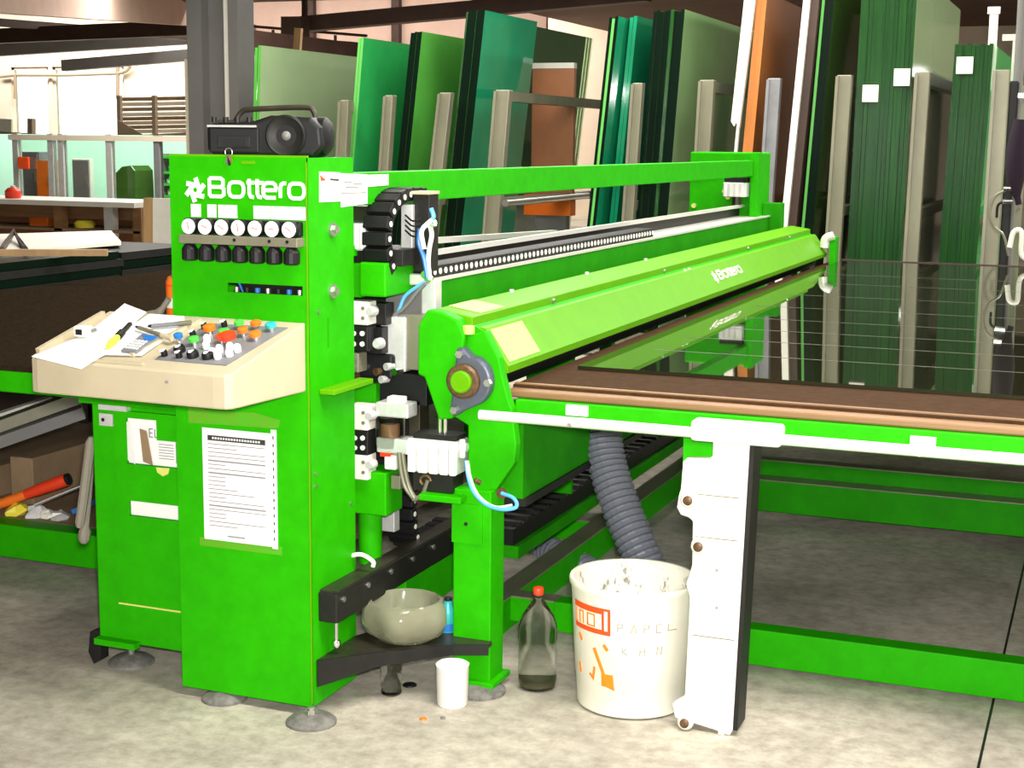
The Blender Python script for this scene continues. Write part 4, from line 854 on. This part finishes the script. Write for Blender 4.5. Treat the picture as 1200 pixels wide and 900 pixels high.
# carriage beam with rails
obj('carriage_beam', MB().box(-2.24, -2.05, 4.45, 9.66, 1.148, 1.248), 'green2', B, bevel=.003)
obj('beam_underside', MB().box(-2.22, -2.07, 4.45, 9.66, 1.08, 1.148), 'darksteel', B)
obj('guide_rail', MB().box(-2.062, -2.045, 4.42, 9.62, 1.248, 1.258), 'railwhite', B)
obj('chain_tray', MB().box(-2.24, -2.05, 4.42, 9.6, 1.2485, 1.254), 'railwhite', B)
obj('guide_rail', MB().bar((-2.20, 4.40, 1.318), (-2.20, 9.6, 1.318), .022, .018), 'railwhite', B)
obj('rear_rail', MB().bar(P(506, 282, 4.8), P(650, 272, 7.0), .03, .02), 'railwhite', B)
obj('rail_web', MB().box(-2.235, -2.225, 4.45, 9.6, 1.254, 1.312), 'darksteel', B)
link0 = None
def link_mesh(): 
    return MB().box(-.045, .045, -.021, .021, -.02, .02)
nl = 0; y = 4.50
while y < 7.05:
    if link0 is None:
        link0 = obj('chain_link', link_mesh(), 'black', B, local=True, bevel=.003); link0.location = Vector((-2.115, y, 1.276))-B.location
        pin0 = obj('link_pin', MB().cyl((.045, 0, 0), (.0475, 0, 0), .0105, 8), 'label', link0, local=True)
    else:
        l = link0.copy(); col.objects.link(l); l.parent = B; l.location = Vector((-2.115, y, 1.276))-B.location
        p_ = pin0.copy(); col.objects.link(p_); p_.parent = l
    y += .0435
# upright loop of the drag chain beside the cabinet: in the X-Z plane
def chain_path(pts, wid, parent, name='chain_link', pitch=.042, face=Vector((0, -1, 0))):
    pts = spline(pts, 12); acc = 0; last = pts[0]; outp = []
    for i in range(1, len(pts)):
        acc += (pts[i]-pts[i-1]).length
        if acc >= pitch:
            d = (pts[i]-last).normalized(); c_ = (pts[i]+last)/2; nrm = d.cross(face).normalized()
            mb = MB().bar(c_-d*pitch*.47, c_+d*pitch*.47, wid, .042, nrm); l = obj(name, mb, 'black', parent, bevel=.003)
            sd = d.cross(nrm).normalized()
            if sd.dot(face) < 0: sd = -sd
            obj('link_pin', MB().cyl(c_+sd*(wid/2), c_+sd*(wid/2+.002), .009, 8), 'label', l)
            acc = 0; last = pts[i]
xc = P(445, 280, 4.14).x
chain_path([Vector((xc, 4.16, 1.30)), Vector((xc, 4.125, 1.37)), Vector((xc, 4.125, 1.44)), Vector((xc, 4.165, 1.50)), Vector((xc, 4.25, 1.535)), Vector((xc, 4.40, 1.535))], .085, B, face=Vector((1, 0, 0)))

# ------------------------------------------------------------------ cutting head between cabinet and hood
HD = thing('cutter_carriage', (-2.0, 4.25, 0), 'cutting head of aluminium plates, valves and blue air lines beside the cabinet', 'machine head')
def hb_(name, x0, y0, x1, y1, Y, dep, m, parent=HD, bevel=.002, label=None):
    a = P(x0, y1, Y); b = P(x1, y0, Y); return obj(name, MB().box(a.x, b.x, Y, Y+dep, a.z, b.z), m, parent, bevel=bevel, label=label)
bx = obj('cover_box', MB().box(P(421, 330, 4.10).x, P(452, 330, 4.10).x, 4.10, 4.30, P(440, 348, 4.10).z, P(440, 308, 4.10).z), 'green', HD, bevel=.006)
obj('cover_box_side', MB().box(P(401, 330, 4.08).x-.01, P(421, 330, 4.10).x, 4.11, 4.29, P(440, 350, 4.10).z, P(440, 310, 4.10).z), 'green2', HD)
hb_('finned_motor', 401, 262, 428, 293, 4.12, .1, 'alu')
for k in range(4): hb_('fin', 402+k*6.6, 262, 406+k*6.6, 292, 4.112, .01, 'paper')
hb_('motor_shelf', 398, 293, 472, 309, 4.16, .2, 'darksteel'); hb_('motor_foot', 400, 288, 414, 300, 4.1, .03, 'green')
hb_('upper_bracket', 398, 242, 432, 258, 4.2, .08, 'oilysteel')
hb_('mast', 484, 226, 503, 318, 4.28, .07, 'darksteel'); hb_('mast_cap', 450, 224.5, 503, 227, 4.27, .08, 'cream')
sv = hb_('valve_plate', 470, 240, 483, 303, 4.26, .02, 'alu')
for y in (252, 258, 264, 270): obj('cable', MB().tube(spline([P(475, y, 4.258), P(484, y+7, 4.24), P(494, y+4, 4.25)], 4), .003, 6), 'darksteel', sv)
# blue and white air lines
for k, (pp_, m) in enumerate((([(505, 244), (508, 254), (503, 262), (495, 268), (493, 290), (499, 305), (503, 318), (503, 328)], 'lightblue'), ([(503, 262), (506, 275), (503, 292), (502, 310), (504, 328)], 'label'), ([(492, 268), (491, 285), (497, 303), (501, 326)], 'blue'), ([(506, 258), (500, 263), (494, 272), (497, 292)], 'label'), ([(497, 331), (486, 338), (474, 348), (468, 362), (462, 372)], 'lightblue'), ([(499, 332), (489, 342), (478, 356), (470, 364), (458, 372), (451, 385), (453, 402), (458, 414)], 'greysteel'))):
    obj('air_line', MB().tube(spline([P(x, y, 4.235-.004*k) for x, y in pp_], 4), .0075 if k < 4 else .006, 8), m, HD, smooth=True)
for (x, y) in ((501, 328), (497, 322), (505, 262)): 
    p = P(x, y, 4.225); obj('fitting', MB().cyl(p, p+Vector((0, .02, 0)), .012, 10), 'chrome', HD)
# aluminium body
hb_('side_plate', 494, 330, 510, 396, 4.27, .05, 'alu'); hb_('body_plate', 452, 338, 494, 372, 4.3, .04, 'greysteel'); 
hb_('head_block', 446, 372, 475, 434, 4.2, .08, 'alu', bevel=.004); hb_('head_block_side', 475, 370, 497, 433, 4.21, .09, 'rackgrey', bevel=.004)
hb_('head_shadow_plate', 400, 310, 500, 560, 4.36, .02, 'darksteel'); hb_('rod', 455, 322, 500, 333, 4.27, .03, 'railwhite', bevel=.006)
hb_('clevis', 440, 330, 470, 340, 4.26, .03, 'paper', bevel=.006)
# upper and lower connector groups: pale / black / pale
def connector(x0, y0, x1, y1, m, Y=4.1):
    c_ = hb_('connector', x0, y0, x1, y1, Y, .06, m, bevel=.004)
    for fy in (.28, .72):
        for fx in ((.35, .75) if m == 'black' else (.78,)):
            p = P(x0+(x1-x0)*fx, y0+(y1-y0)*fy, Y); obj('connector_screw', MB().cyl((p.x, Y-.004, p.z), (p.x, Y, p.z), .008 if m == 'black' else .006, 8), 'label' if m == 'black' else 'rackgrey', c_)
connector(406, 354, 431, 380, 'white'); connector(406, 383, 431, 411, 'black'); connector(406, 414, 420, 436, 'rackgrey')
connector(408, 476, 431, 503, 'white'); connector(408, 506, 431, 532, 'black'); connector(408, 534, 431, 561, 'white')
for (x, y) in ((438, 364), (446, 402), (437, 486), (437, 543)): 
    p = P(x, y, 4.13); obj('gland', MB().lathe((p.x, 4.13, p.z), [(.018, 0), (.018, -.02), (.012, -.032)], 12, 'Y'), 'alu', HD, smooth=True)
hb_('gland_block', 431, 356, 452, 380, 4.16, .06, 'darksteel'); hb_('gland_block', 431, 384, 448, 414, 4.16, .06, 'black')
hb_('hose_bundle', 420, 416, 460, 442, 4.18, .06, 'black', bevel=.01); hb_('cross_tray', 400, 440, 500, 468, 4.2, .12, 'black')
hb_('green_crossbar', 402, 450, 440, 474, 4.17, .08, 'green2')
for k, (x, y) in enumerate(((425, 430), (440, 436), (452, 430), (462, 436), (412, 440), (446, 445))):
    p = P(x, y, 4.165); obj('fitting', MB().cyl(p, p+Vector((.01, .03, 0)), .012, 10), ['chrome', 'rust', 'alu'][k % 3], HD)
# filter bowl, lubricator
p = P(458, 500, 4.16)
hb_('filter_head', 440, 474, 478, 488, 4.12, .07, 'alu', bevel=.005); hb_('filter_cap', 453, 466, 471, 476, 4.14, .04, 'label', bevel=.004)
obj('filter_bowl', MB().lathe((p.x, 4.155, P(458, 526, 4.155).z), [(.02, 0), (.045, .008), (.047, .02), (.047, P(458, 488, 4.155).z-P(458, 526, 4.155).z)], 20), 'pet', HD, smooth=True)
obj('filter_core', MB().lathe((p.x, 4.155, P(458, 518, 4.155).z), [(.022, 0), (.024, .01), (.024, .06)], 14), 'woodedge', HD, smooth=True)
hb_('filter_base', 441, 516, 478, 530, 4.12, .07, 'alu', bevel=.005); hb_('red_ring', 445, 529, 458, 535, 4.13, .04, 'red'); hb_('drain_cup', 450, 534, 464, 550, 4.13, .04, 'label', bevel=.005); hb_('drain_plug', 458, 558, 469, 573, 4.14, .04, 'rackgrey', bevel=.003)
hb_('side_block', 479, 470, 492, 545, 4.2, .07, 'oilysteel')
for k, pts in enumerate(([(468, 530), (470, 550), (475, 570), (484, 583)], [(472, 532), (475, 552), (480, 572), (487, 585)], [(484, 585), (495, 580), (502, 562)])):
    obj('grey_tube', MB().tube(spline([P(x, y, 4.12) for x, y in pts], 5), .008, 8), 'rackgrey', HD, smooth=True)
# green column below, drag chain, floor track
obj('lower_housing', MB().box(P(401, 560, 4.12).x, P(452, 560, 4.12).x, 4.12, 4.24, P(420, 602, 4.12).z, P(420, 552, 4.12).z), 'green', HD, bevel=.004)
obj('lower_column', MB().cyl((P(434, 640, 4.18).x, 4.18, .36), (P(434, 600, 4.18).x, 4.18, .64), .038, 18), 'green', HD, smooth=True)
obj('back_plate', MB().box(-2.05, -1.86, 5.3, 5.32, .37, 1.0), 'green2', HD)
hb_('valve_stack', 446, 590, 462, 622, 4.3, .04, 'alu')
TR = thing('lower_carriage_rail', (-2.1, 4.0, .3), 'oily black lower rail with fixing screws sticking out beside the cabinet', 'rail')
a, b = Vector((-2.10, 3.80, .355)), Vector((-2.10, 5.6, .355))
obj('rail_body', MB().box(-2.118, -2.055, 3.78, 5.8, .285, .375), 'darksteel', TR, bevel=.004)
obj('rail_top', MB().box(-2.116, -2.058, 3.79, 5.8, .375, .382), 'oilysteel', TR)
for k in range(7): obj('rail_screw', MB().cyl((-2.055, 3.82+k*.16, .35), (-2.05, 3.82+k*.16, .35), .009, 8), 'steel', TR)
obj('plumb_screw', MB().cyl((-2.085, 3.83, .20), (-2.085, 3.83, .285), .006, 8), 'steel', TR); obj('plumb_nut', MB().lathe((-2.085, 3.83, .195), [(.012, 0), (.015, .01), (.012, .02)], 10), 'chrome', TR, smooth=True)
obj('support_beam', MB().box(-2.118, -2.06, 4.26, 6.0, .15, .285), 'green', TR, bevel=.003)
obj('loop_cable', MB().tube(spline([P(402, 658, 4.0), P(410, 652, 4.0), P(424, 650, 4.0), P(437, 658, 4.0), P(437, 664, 4.0)], 5), .007, 8), 'label', TR, smooth=True)
CH = thing('lower_drag_chain', P(495, 640, 4.4), 'black lower drag chain looping down behind the green post', 'drag chain')
xc = P(472, 620, 4.42).x
chain_path([Vector((xc, 4.42, .63)), Vector((xc, 4.41, .54)), Vector((xc, 4.41, .45)), Vector((xc, 4.43, .385)), Vector((xc, 4.50, .345)), Vector((xc, 4.62, .335)), Vector((xc, 4.85, .345))], .10, CH, face=Vector((1, 0, 0)))

# ------------------------------------------------------------------ roller hood with its end post
HO = thing('roller_hood', (-1.8, 4.2, 0), 'long green roller hood with flanged bearing and square end post', 'machine hood')
HY0, HY1 = 4.19, 9.68
cr = [(-1.925, 1.192), (-1.80, 1.172), (-1.80, 1.138), (-1.925, 1.10)]
obj('crest_box', MB().prism(cr[::-1], HY0, HY1), 'limegreen', HO, bevel=.003)
obj('channel', MB().prism([(-1.80, 1.145), (-1.768, 1.128), (-1.77, 1.10), (-1.80, 1.10)][::-1], HY0+.01, HY1), 'green', HO)
pf = [(-1.782, 1.140), (-1.765, 1.137), (-1.688, 1.024), (-1.690, 1.002), (-1.700, 1.004), (-1.780, 1.118)]
PL = obj('hood_panel', MB().prism(pf[::-1], HY0+.02, HY1), 'limegreen', HO)
obj('hood_core', MB().prism([(-1.92, 1.10), (-1.78, 1.10), (-1.72, 1.01), (-1.80, .985), (-1.92, .985)][::-1], HY0+.06, HY1-.02), 'darksteel', HO)
obj('roller', MB().cyl((-1.80, HY0+.08, .978), (-1.80, HY1-.05, .978), .05, 18), 'darksteel', HO, smooth=True)
pd = (Vector((-1.688, 0, 1.024))-Vector((-1.765, 0, 1.137))); plen = pd.length; pd.normalize(); pnrm = Vector((-pd.z, 0, pd.x)); pnrm = pnrm if pnrm.z > 0 else -pnrm
def onhood(u, v, h): q = Vector((-1.688, 0, 1.024))-pd*v+pnrm*(h+.0006); return (q.x, u, q.z)
def hood_patch(name, y0, y1, v0, v1, m): return obj(name, MB().sheet([onhood(y0, v0, 0), onhood(y1, v0, 0), onhood(y1, v1, 0), onhood(y0, v1, 0)], .001), m, PL)
hood_patch('yellow_sticker', 4.235, 4.50, .012, .128, 'pale_yellow')
obj('crest_sticker', MB().sheet([(-1.92, 4.28, 1.1925), (-1.81, 4.28, 1.175), (-1.81, 4.48, 1.175), (-1.92, 4.48, 1.1925)], .0008), 'pale_yellow', HO)
star(onhood, 6.92, .070, .030, 'label', PL); letters(onhood, 6.99, .055, .46, .042, .011, 'label', PL)
for y in (4.9, 6.3, 7.9, 9.0): obj('screw', MB().cyl((-1.7995, y, 1.155), (-1.792, y, 1.155), .008, 8), 'steel', HO)
for y in (6.55, 6.62): obj('screw', MB().cyl((-1.776, y, 1.137), (-1.772, y, 1.145), .007, 8), 'label', HO)
for y in (4.8, 5.6, 6.4): obj('screw', MB().cyl((-1.915, y, 1.19), (-1.915, y, 1.199), .009, 8), 'alu', HO)
# end plates
ep = [(-1.955, 1.145), (-1.925, 1.194), (-1.875, 1.188), (-1.825, 1.168), (-1.80, 1.12), (-1.84, .862), (-1.885, .855), (-1.935, .985), (-1.957, .992)]
obj('end_plate', MB().prism(ep[::-1], 4.13, 4.19), 'green', HO, bevel=.006)
ep2 = [(-1.86, 1.10), (-1.745, 1.135), (-1.70, 1.055), (-1.685, .99), (-1.668, .93), (-1.655, .90), (-1.640, .79), (-1.645, .735), (-1.705, .645), (-1.80, .63), (-1.80, .84), (-1.86, .87)]
obj('bearing_plate', MB().prism(ep2[::-1], 4.16, 4.20), 'green', HO, bevel=.004)
bc = (-1.79, .985)
fl_ = [(-1.822, 1.085), (-1.80, 1.086), (-1.775, 1.062)]+[(bc[0]+.082*math.cos(math.radians(a)), bc[1]+.082*math.sin(math.radians(a))) for a in range(62, -75, -12)]+[(-1.80, .89), (-1.825, .872), (-1.845, .88), (-1.838, .95)]
BR = obj('bearing_flange', MB().prism(fl_[::-1], 4.118, 4.16), 'bearing', HO, bevel=.008)
obj('bearing_ring', MB().lathe((bc[0]-.005, 4.118, bc[1]), [(.054, 0), (.054, -.014), (.047, -.020), (.040, -.02)], 28, 'Y'), 'rust', BR, smooth=True)
obj('shaft_end', MB().lathe((bc[0]-.005, 4.10, bc[1]), [(.034, .004), (.034, -.012), (.030, -.016)], 24, 'Y'), 'limegreen', BR, smooth=True)
for (x, z) in ((-1.808, 1.066), (-1.825, .893), (-1.715, .985)): obj('flange_bolt', MB().cyl((x, 4.104, z), (x, 4.12, z), .012, 6), 'steel', BR)
obj('adjuster_nut', MB().cyl((-1.795, 4.15, 1.125), (-1.795, 4.15, 1.15), .018, 6), 'pale_yellow', HO)
obj('post', MB().box(-1.835, -1.708, 4.13, 4.24, .035, .645), 'green', HO, bevel=.004)
obj('post_plate', MB().box(-1.838, -1.735, 4.126, 4.13, .475, .60), 'green', HO)
obj('post_base', MB().box(-1.85, -1.69, 4.11, 4.26, .02, .038), 'green', HO, bevel=.003)
obj('post_foot_pad', MB().lathe((-1.745, 4.13, 0), [(.085, 0), (.085, .01), (.05, .022), (.015, .028)], 24), 'grime', HO, smooth=True)
obj('post_screw', MB().cyl((-1.79, 4.123, .537), (-1.79, 4.127, .537), .006, 8), 'darksteel', HO)
# air cylinder under the end plate
cz0, cz1 = .69, .795
AC = obj('air_cylinder', MB().box(-1.975, -1.815, 4.11, 4.2, cz0, cz1), 'alu', HO, bevel=.004)
for k, (a, b) in enumerate(((-1.977, -1.952), (-1.942, -1.912), (-1.904, -1.876), (-1.868, -1.842), (-1.836, -1.815))): obj('cylinder_rib', MB().box(a, b, 4.098, 4.11, cz0, cz1), 'paper', AC, bevel=.003)
obj('cylinder_top', MB().box(-1.965, -1.82, 4.115, 4.195, cz1, cz1+.016), 'darksteel', AC); obj('cylinder_base', MB().box(-1.965, -1.83, 4.115, 4.195, .632, cz0), 'darksteel', AC)
for x in (-1.885, -1.868): obj('piston_rod', MB().cyl((x, 4.14, cz1), (x, 4.14, .868), .007, 10), 'chrome', AC)
obj('side_fitting', MB().cyl((-1.815, 4.14, .775), (-1.793, 4.14, .775), .014, 10), 'alu', AC); obj('side_fitting', MB().cyl((-1.805, 4.13, .745), (-1.805, 4.13, .80), .009, 10), 'label', AC)
obj('base_ring', MB().tube([(-1.92+.018*math.cos(i*math.pi/6), 4.11, .665+.016*math.sin(i*math.pi/6)) for i in range(9)], .005, 8), 'rust', AC)
obj('ledge', MB().box(-1.93, -1.79, 4.08, 4.2, .608, .628), 'green', HO, bevel=.003)
obj('air_line', MB().tube(spline([P(546, 540, 4.10), P(549, 560, 4.09), P(556, 578, 4.08), P(571, 592, 4.08), P(590, 597, 4.08), P(605, 594, 4.09), P(602, 584, 4.10), P(588, 578, 4.12)], 6), .006, 8), 'lightblue', HO, smooth=True)
obj('air_line', MB().tube(spline([P(548, 540, 4.10), P(552, 562, 4.09), P(562, 582, 4.08), P(580, 594, 4.085), P(600, 592, 4.09)], 6), .004, 8), 'label', HO, smooth=True)
obj('line_clip', MB().cyl(P(556, 562, 4.1), P(563, 566, 4.11), .008, 8), 'rust', HO); obj('grommet', MB().cyl((P(588, 578, 4.128).x, 4.125, P(588, 578, 4.128).z), (P(588, 578, 4.128).x, 4.131, P(588, 578, 4.128).z), .017, 14), 'rust', HO)
# trough and toothed tray running under the hood
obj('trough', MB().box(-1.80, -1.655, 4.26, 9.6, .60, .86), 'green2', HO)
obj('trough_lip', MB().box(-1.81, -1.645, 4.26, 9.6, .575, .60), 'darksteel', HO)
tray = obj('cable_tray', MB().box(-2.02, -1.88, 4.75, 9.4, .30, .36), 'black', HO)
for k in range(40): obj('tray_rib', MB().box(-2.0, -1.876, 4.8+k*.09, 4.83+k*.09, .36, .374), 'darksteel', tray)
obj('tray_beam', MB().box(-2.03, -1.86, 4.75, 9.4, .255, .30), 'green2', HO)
# floor beams
fb = obj('floor_beam', MB().box(-1.965, -1.885, 4.55, 9.5, .0, .115), 'green', HO)
obj('beam_top', MB().box(-1.967, -1.883, 4.55, 9.5, .115, .121), 'rackgrey', fb)
cb = obj('cross_member', MB().box(-2.45, -1.965, 5.86, 5.94, .03, .115), 'green', HO); obj('beam_top', MB().box(-2.45, -1.965, 5.86, 6.0, .115, .121), 'rackgrey', cb)
cb = obj('cross_member', MB().box(-1.885, -1.721, 4.745, 4.80, .03, .115), 'green', HO); obj('beam_top', MB().box(-1.885, -1.721, 4.745, 4.82, .115, .121), 'rackgrey', cb)
# far hood end bracket
obj('far_bracket', MB().box(-1.66, -1.62, 9.60, 9.7, .95, 1.13), 'green', HO); p = P(973, 282, 9.6); obj('far_link', MB().tube(spline([P(966, 290, 9.6), P(968, 280, 9.6), P(977, 276, 9.6)], 4), .03, 10), 'railwhite', HO, smooth=True)

# ------------------------------------------------------------------ black step shelf between cabinet and post with things on it
SH = thing('step_shelf', (-1.95, 3.95, .15), 'black steel shelf arm bolted between cabinet and green post', 'shelf')
shp = [(-2.116, 3.765), (-1.985, 3.90), (-1.80, 4.06), (-1.70, 4.10), (-1.70, 4.127), (-1.84, 4.25), (-2.05, 4.2), (-2.116, 4.0)]
zsf = .170
mb = MB(); n = len(shp); mb.add([(x, y, zsf-.012+.0*i) for i, (x, y) in enumerate(shp)]+[(x, y, zsf) for x, y in shp], [tuple(reversed(range(n))), tuple(range(n, 2*n))]+[(i, (i+1) % n, (i+1) % n+n, i+n) for i in range(n)])
obj('shelf_plate', mb, 'oilysteel', SH)
mb = MB()
for (a, b, za, zb_) in ((shp[0], shp[1], .088, .125), (shp[1], shp[2], .125, .137), (shp[2], shp[3], .137, .137)):
    mb.sheet([(a[0], a[1], za), (b[0], b[1], zb_), (b[0], b[1], zsf), (a[0], a[1], zsf)], .008)
obj('shelf_skirt', mb, 'darksteel', SH); p = P(391, 776, 3.83); obj('shelf_bolt', MB().cyl((p.x, 3.80, .13), (p.x+.01, 3.79, .13), .012, 8), 'steel', SH)

# smoky lobed plastic bowl (cut-off base of a big bottle)
bc_ = PZ(470, 752, zsf); bc_ = Vector((-1.962, 4.055, zsf))
mb = MB(); N = 40; prof = [(.045, .012), (.085, .0), (.12, .025), (.137, .065), (.135, .105), (.122, .128), (.112, .132), (.106, .12), (.10, .07), (.07, .035), (.0, .03)]
for i, (r, z) in enumerate(prof):
    for j in range(N):
        a = 2*math.pi*j/N; lob = 1+(.085*math.cos(5*a+.5) if i in (2, 3) else .05*math.cos(5*a+.5) if i in (4, 8) else 0)
        mb.v.append(bc_+Vector((r*.95*lob*math.cos(a), r*.95*lob*math.sin(a), z*.95+.002)))
for i in range(len(prof)-1):
    for j in range(N): mb.f.append((i*N+j, i*N+(j+1) % N, (i+1)*N+(j+1) % N, (i+1)*N+j))
mb.f.append(tuple(reversed(range(N))))
small('plastic_bowl', mb, 'petolive', 'smoky lobed plastic bowl cut from a bottle on the black shelf', 'bowl', smooth=True)
def bottle(name, x, y, z, prof, m, label, capm, cap, parts=()):
    t = thing(name, (x, y, z), label, 'bottle')
    obj('shell', MB().lathe((x, y, z), prof, 28), m, t, smooth=True)
    obj('cap', MB().lathe((x, y, z+cap[0]), [(cap[1]*.96, 0), (cap[1], .004), (cap[1], cap[2]-.003), (cap[1]*.9, cap[2])], 20), capm, t, smooth=True)
    for (nm, pf_, mm) in parts: obj(nm, MB().lathe((x, y, z), pf_, 28), mm, t, smooth=True)
    return t
p = P(525, 742, 4.17)
bottle('teal_bottle', p.x, 4.17, zsf, [(.025, 0), (.027, .005), (.027, .05), (.025, .07), (.014, .09), (.013, .10)], 'teal', 'small teal and blue bottle on the black shelf beside the post', 'darksteel', (.098, .013, .012), (('label_band', [(.0275, .005), (.0278, .01), (.0275, .03)], 'blue'),))
# floor bottles
p = PZ(627, 812, 0)
bottle('cola_bottle', p.x-.012, p.y+.05, 0, [(.038, 0), (.056, .006), (.061, .03), (.061, .12), (.057, .14), (.062, .165), (.061, .20), (.048, .24), (.022, .28), (.0135, .295), (.013, .318)], 'pet', 'clear plastic bottle with a red cap left of the white bucket', 'red', (.305, .0165, .022),
       (('contents', [(.03, .004), (.052, .01), (.057, .02), (.057, .03)], 'water'), ('neck_ring', [(.0155, .296), (.017, .298), (.0155, .301)], 'pet')))
p = PZ(452, 818, 0)
bottle('water_bottle', p.x, p.y+.04, 0, [(.026, 0), (.033, .006), (.031, .02), (.034, .03), (.031, .042), (.034, .055), (.031, .068), (.034, .08), (.034, .11), (.02, .135), (.013, .142), (.013, .148)], 'pet', 'small clear ribbed bottle on the floor under the black shelf', 'label', (.143, .014, .012))
p = PZ(523, 831, 0); t = thing('white_beaker', (p.x, p.y+.045, 0), 'white plastic beaker on the floor beside the green post foot', 'beaker')
obj('wall', MB().lathe((p.x, p.y+.045, 0), [(.044, 0), (.047, .004), (.050, .125), (.052, .128), (.049, .130), (.046, .125), (.042, .012), (.0, .01)], 28, capt=False), 'paper', t, smooth=True)
for (x, y, lb, m, s_) in ((496, 843, 'tiny orange leaf-like scrap on the floor before the white beaker', 'orange', .012), (480, 803, 'flat dark disc lying on the floor behind the clear bottle', 'black', .024), (519, 842, 'tiny grey scrap on the floor beside the orange scrap', 'greysteel', .009)):
    p = PZ(x, y, 0); small('floor_scrap', MB().lathe((p.x, p.y, 0), [(s_, 0), (s_*.9, .004), (s_*.3, .006)], 9), m, lb, 'scrap')

# white bucket with printing
BX, BYc, BHt = -1.283, 4.245, .400
t = thing('bucket', (BX, BYc, 0), 'white plastic bucket with orange print and handwriting, standing under the table', 'bucket')
rb, rt = .166, .191
def rad(z): return rb+(rt-rb)*z/BHt
obj('wall', MB().lathe((BX, BYc, 0), [(rb-.012, 0), (rb, .008), (rad(.10), .10), (rad(.10)+.002, .103), (rad(BHt-.05), BHt-.05), (rt, BHt-.02), (rt+.004, BHt-.018), (rt+.006, BHt-.006), (rt+.003, BHt), (rt-.006, BHt), (rt-.009, BHt-.01)], 48, capt=False), 'bucket', t, smooth=True)
obj('inside', MB().lathe((BX, BYc, 0), [(.0, .012), (rb-.008, .012), (rt-.008, BHt-.008)], 48, capb=False, capt=False), 'bucketin', t, smooth=True)
th0 = math.atan2(-BYc, -BX)                                   # direction that faces the photographer
def onbucket(u, v, h): a = th0+u/rt; r = rad(v)+.0016+h; return (BX+r*math.cos(a), BYc+r*math.sin(a), v)
def bpatch(name, u0, u1, v0, v1, m, skew=0, h=.0003):
    mb = MB(); N_ = max(2, int(abs(u1-u0)/.012)); 
    for i in range(N_+1):
        u = u0+(u1-u0)*i/N_; mb.v += [Vector(onbucket(u, v0+skew*(u-u0), h)), Vector(onbucket(u, v1+skew*(u-u0), h))]
    for i in range(N_): mb.f.append((2*i, 2*i+2, 2*i+3, 2*i+1))
    return obj(name, mb, m, t)
def bstroke(name, pts, wd, m, h=.0012): return obj(name, MB().ribbon(pts, wd, onbucket, .0004+h), m, t)
bpatch('print_panel', -.225, -.068, .262, .345, 'redorange')
bpatch('print_panel', -.222, -.098, .278, .326, 'bucket', h=.0007)
bstroke('print_letter', [(-.083, .337), (-.083, .276)], .011, 'bucket')
for st in ([(-.212, .322), (-.212, .282), (-.204, .282)], [(-.190, .280), (-.190, .320), (-.172, .320), (-.172, .282)], [(-.152, .284), (-.152, .320), (-.124, .320), (-.124, .284), (-.152, .284), (-.152, .30)]): bstroke('print_letter', st, .0045, 'dorange', .0018)
for poly in (([(-.128, .215), (-.098, .150), (-.080, .105), (-.062, .10), (-.066, .14)], .012), ([(-.150, .130), (-.135, .118), (-.128, .155)], .008), ([(-.092, .232), (-.078, .215)], .011), ([(-.200, .245), (-.185, .225)], .01), ([(-.206, .15), (-.2, .12)], .01)):
    bstroke('print_figure', poly[0], poly[1], 'dorange')
bpatch('print_figure', -.102, -.062, .10, .140, 'dorange')
hw = {'P': [(0, 0), (0, 1), (.6, .95), (.6, .6), (0, .5)], 'A': [(0, 0), (.35, 1), (.7, 0)], 'E': [(.6, 1), (0, 1), (0, 0), (.6, 0)], 'L': [(0, .9), (0, .1), (1.3, .05)], 'H': [(0, 1), (0, 0), (0, .5), (.6, .5), (.6, 1), (.6, 0)], 'K': [(0, 1), (0, .4), (.5, .8), (0, .4), (.6, 0)], 'N': [(0, 0), (0, 1), (.6, 0), (.6, 1)]}
def handwrite(txt, u, v, wd, ht, gap, mm):
    for ch in txt:
        bstroke('handwriting', [(u+wd*a, v+ht*b) for a, b in hw[ch]], .0022, mm.get(ch, 'ink')); u += gap
handwrite('PAPEL', -.045, .278, .026, .026, .040, {'A': 'dorange'}); handwrite('KHN', -.030, .208, .026, .026, .055, {})
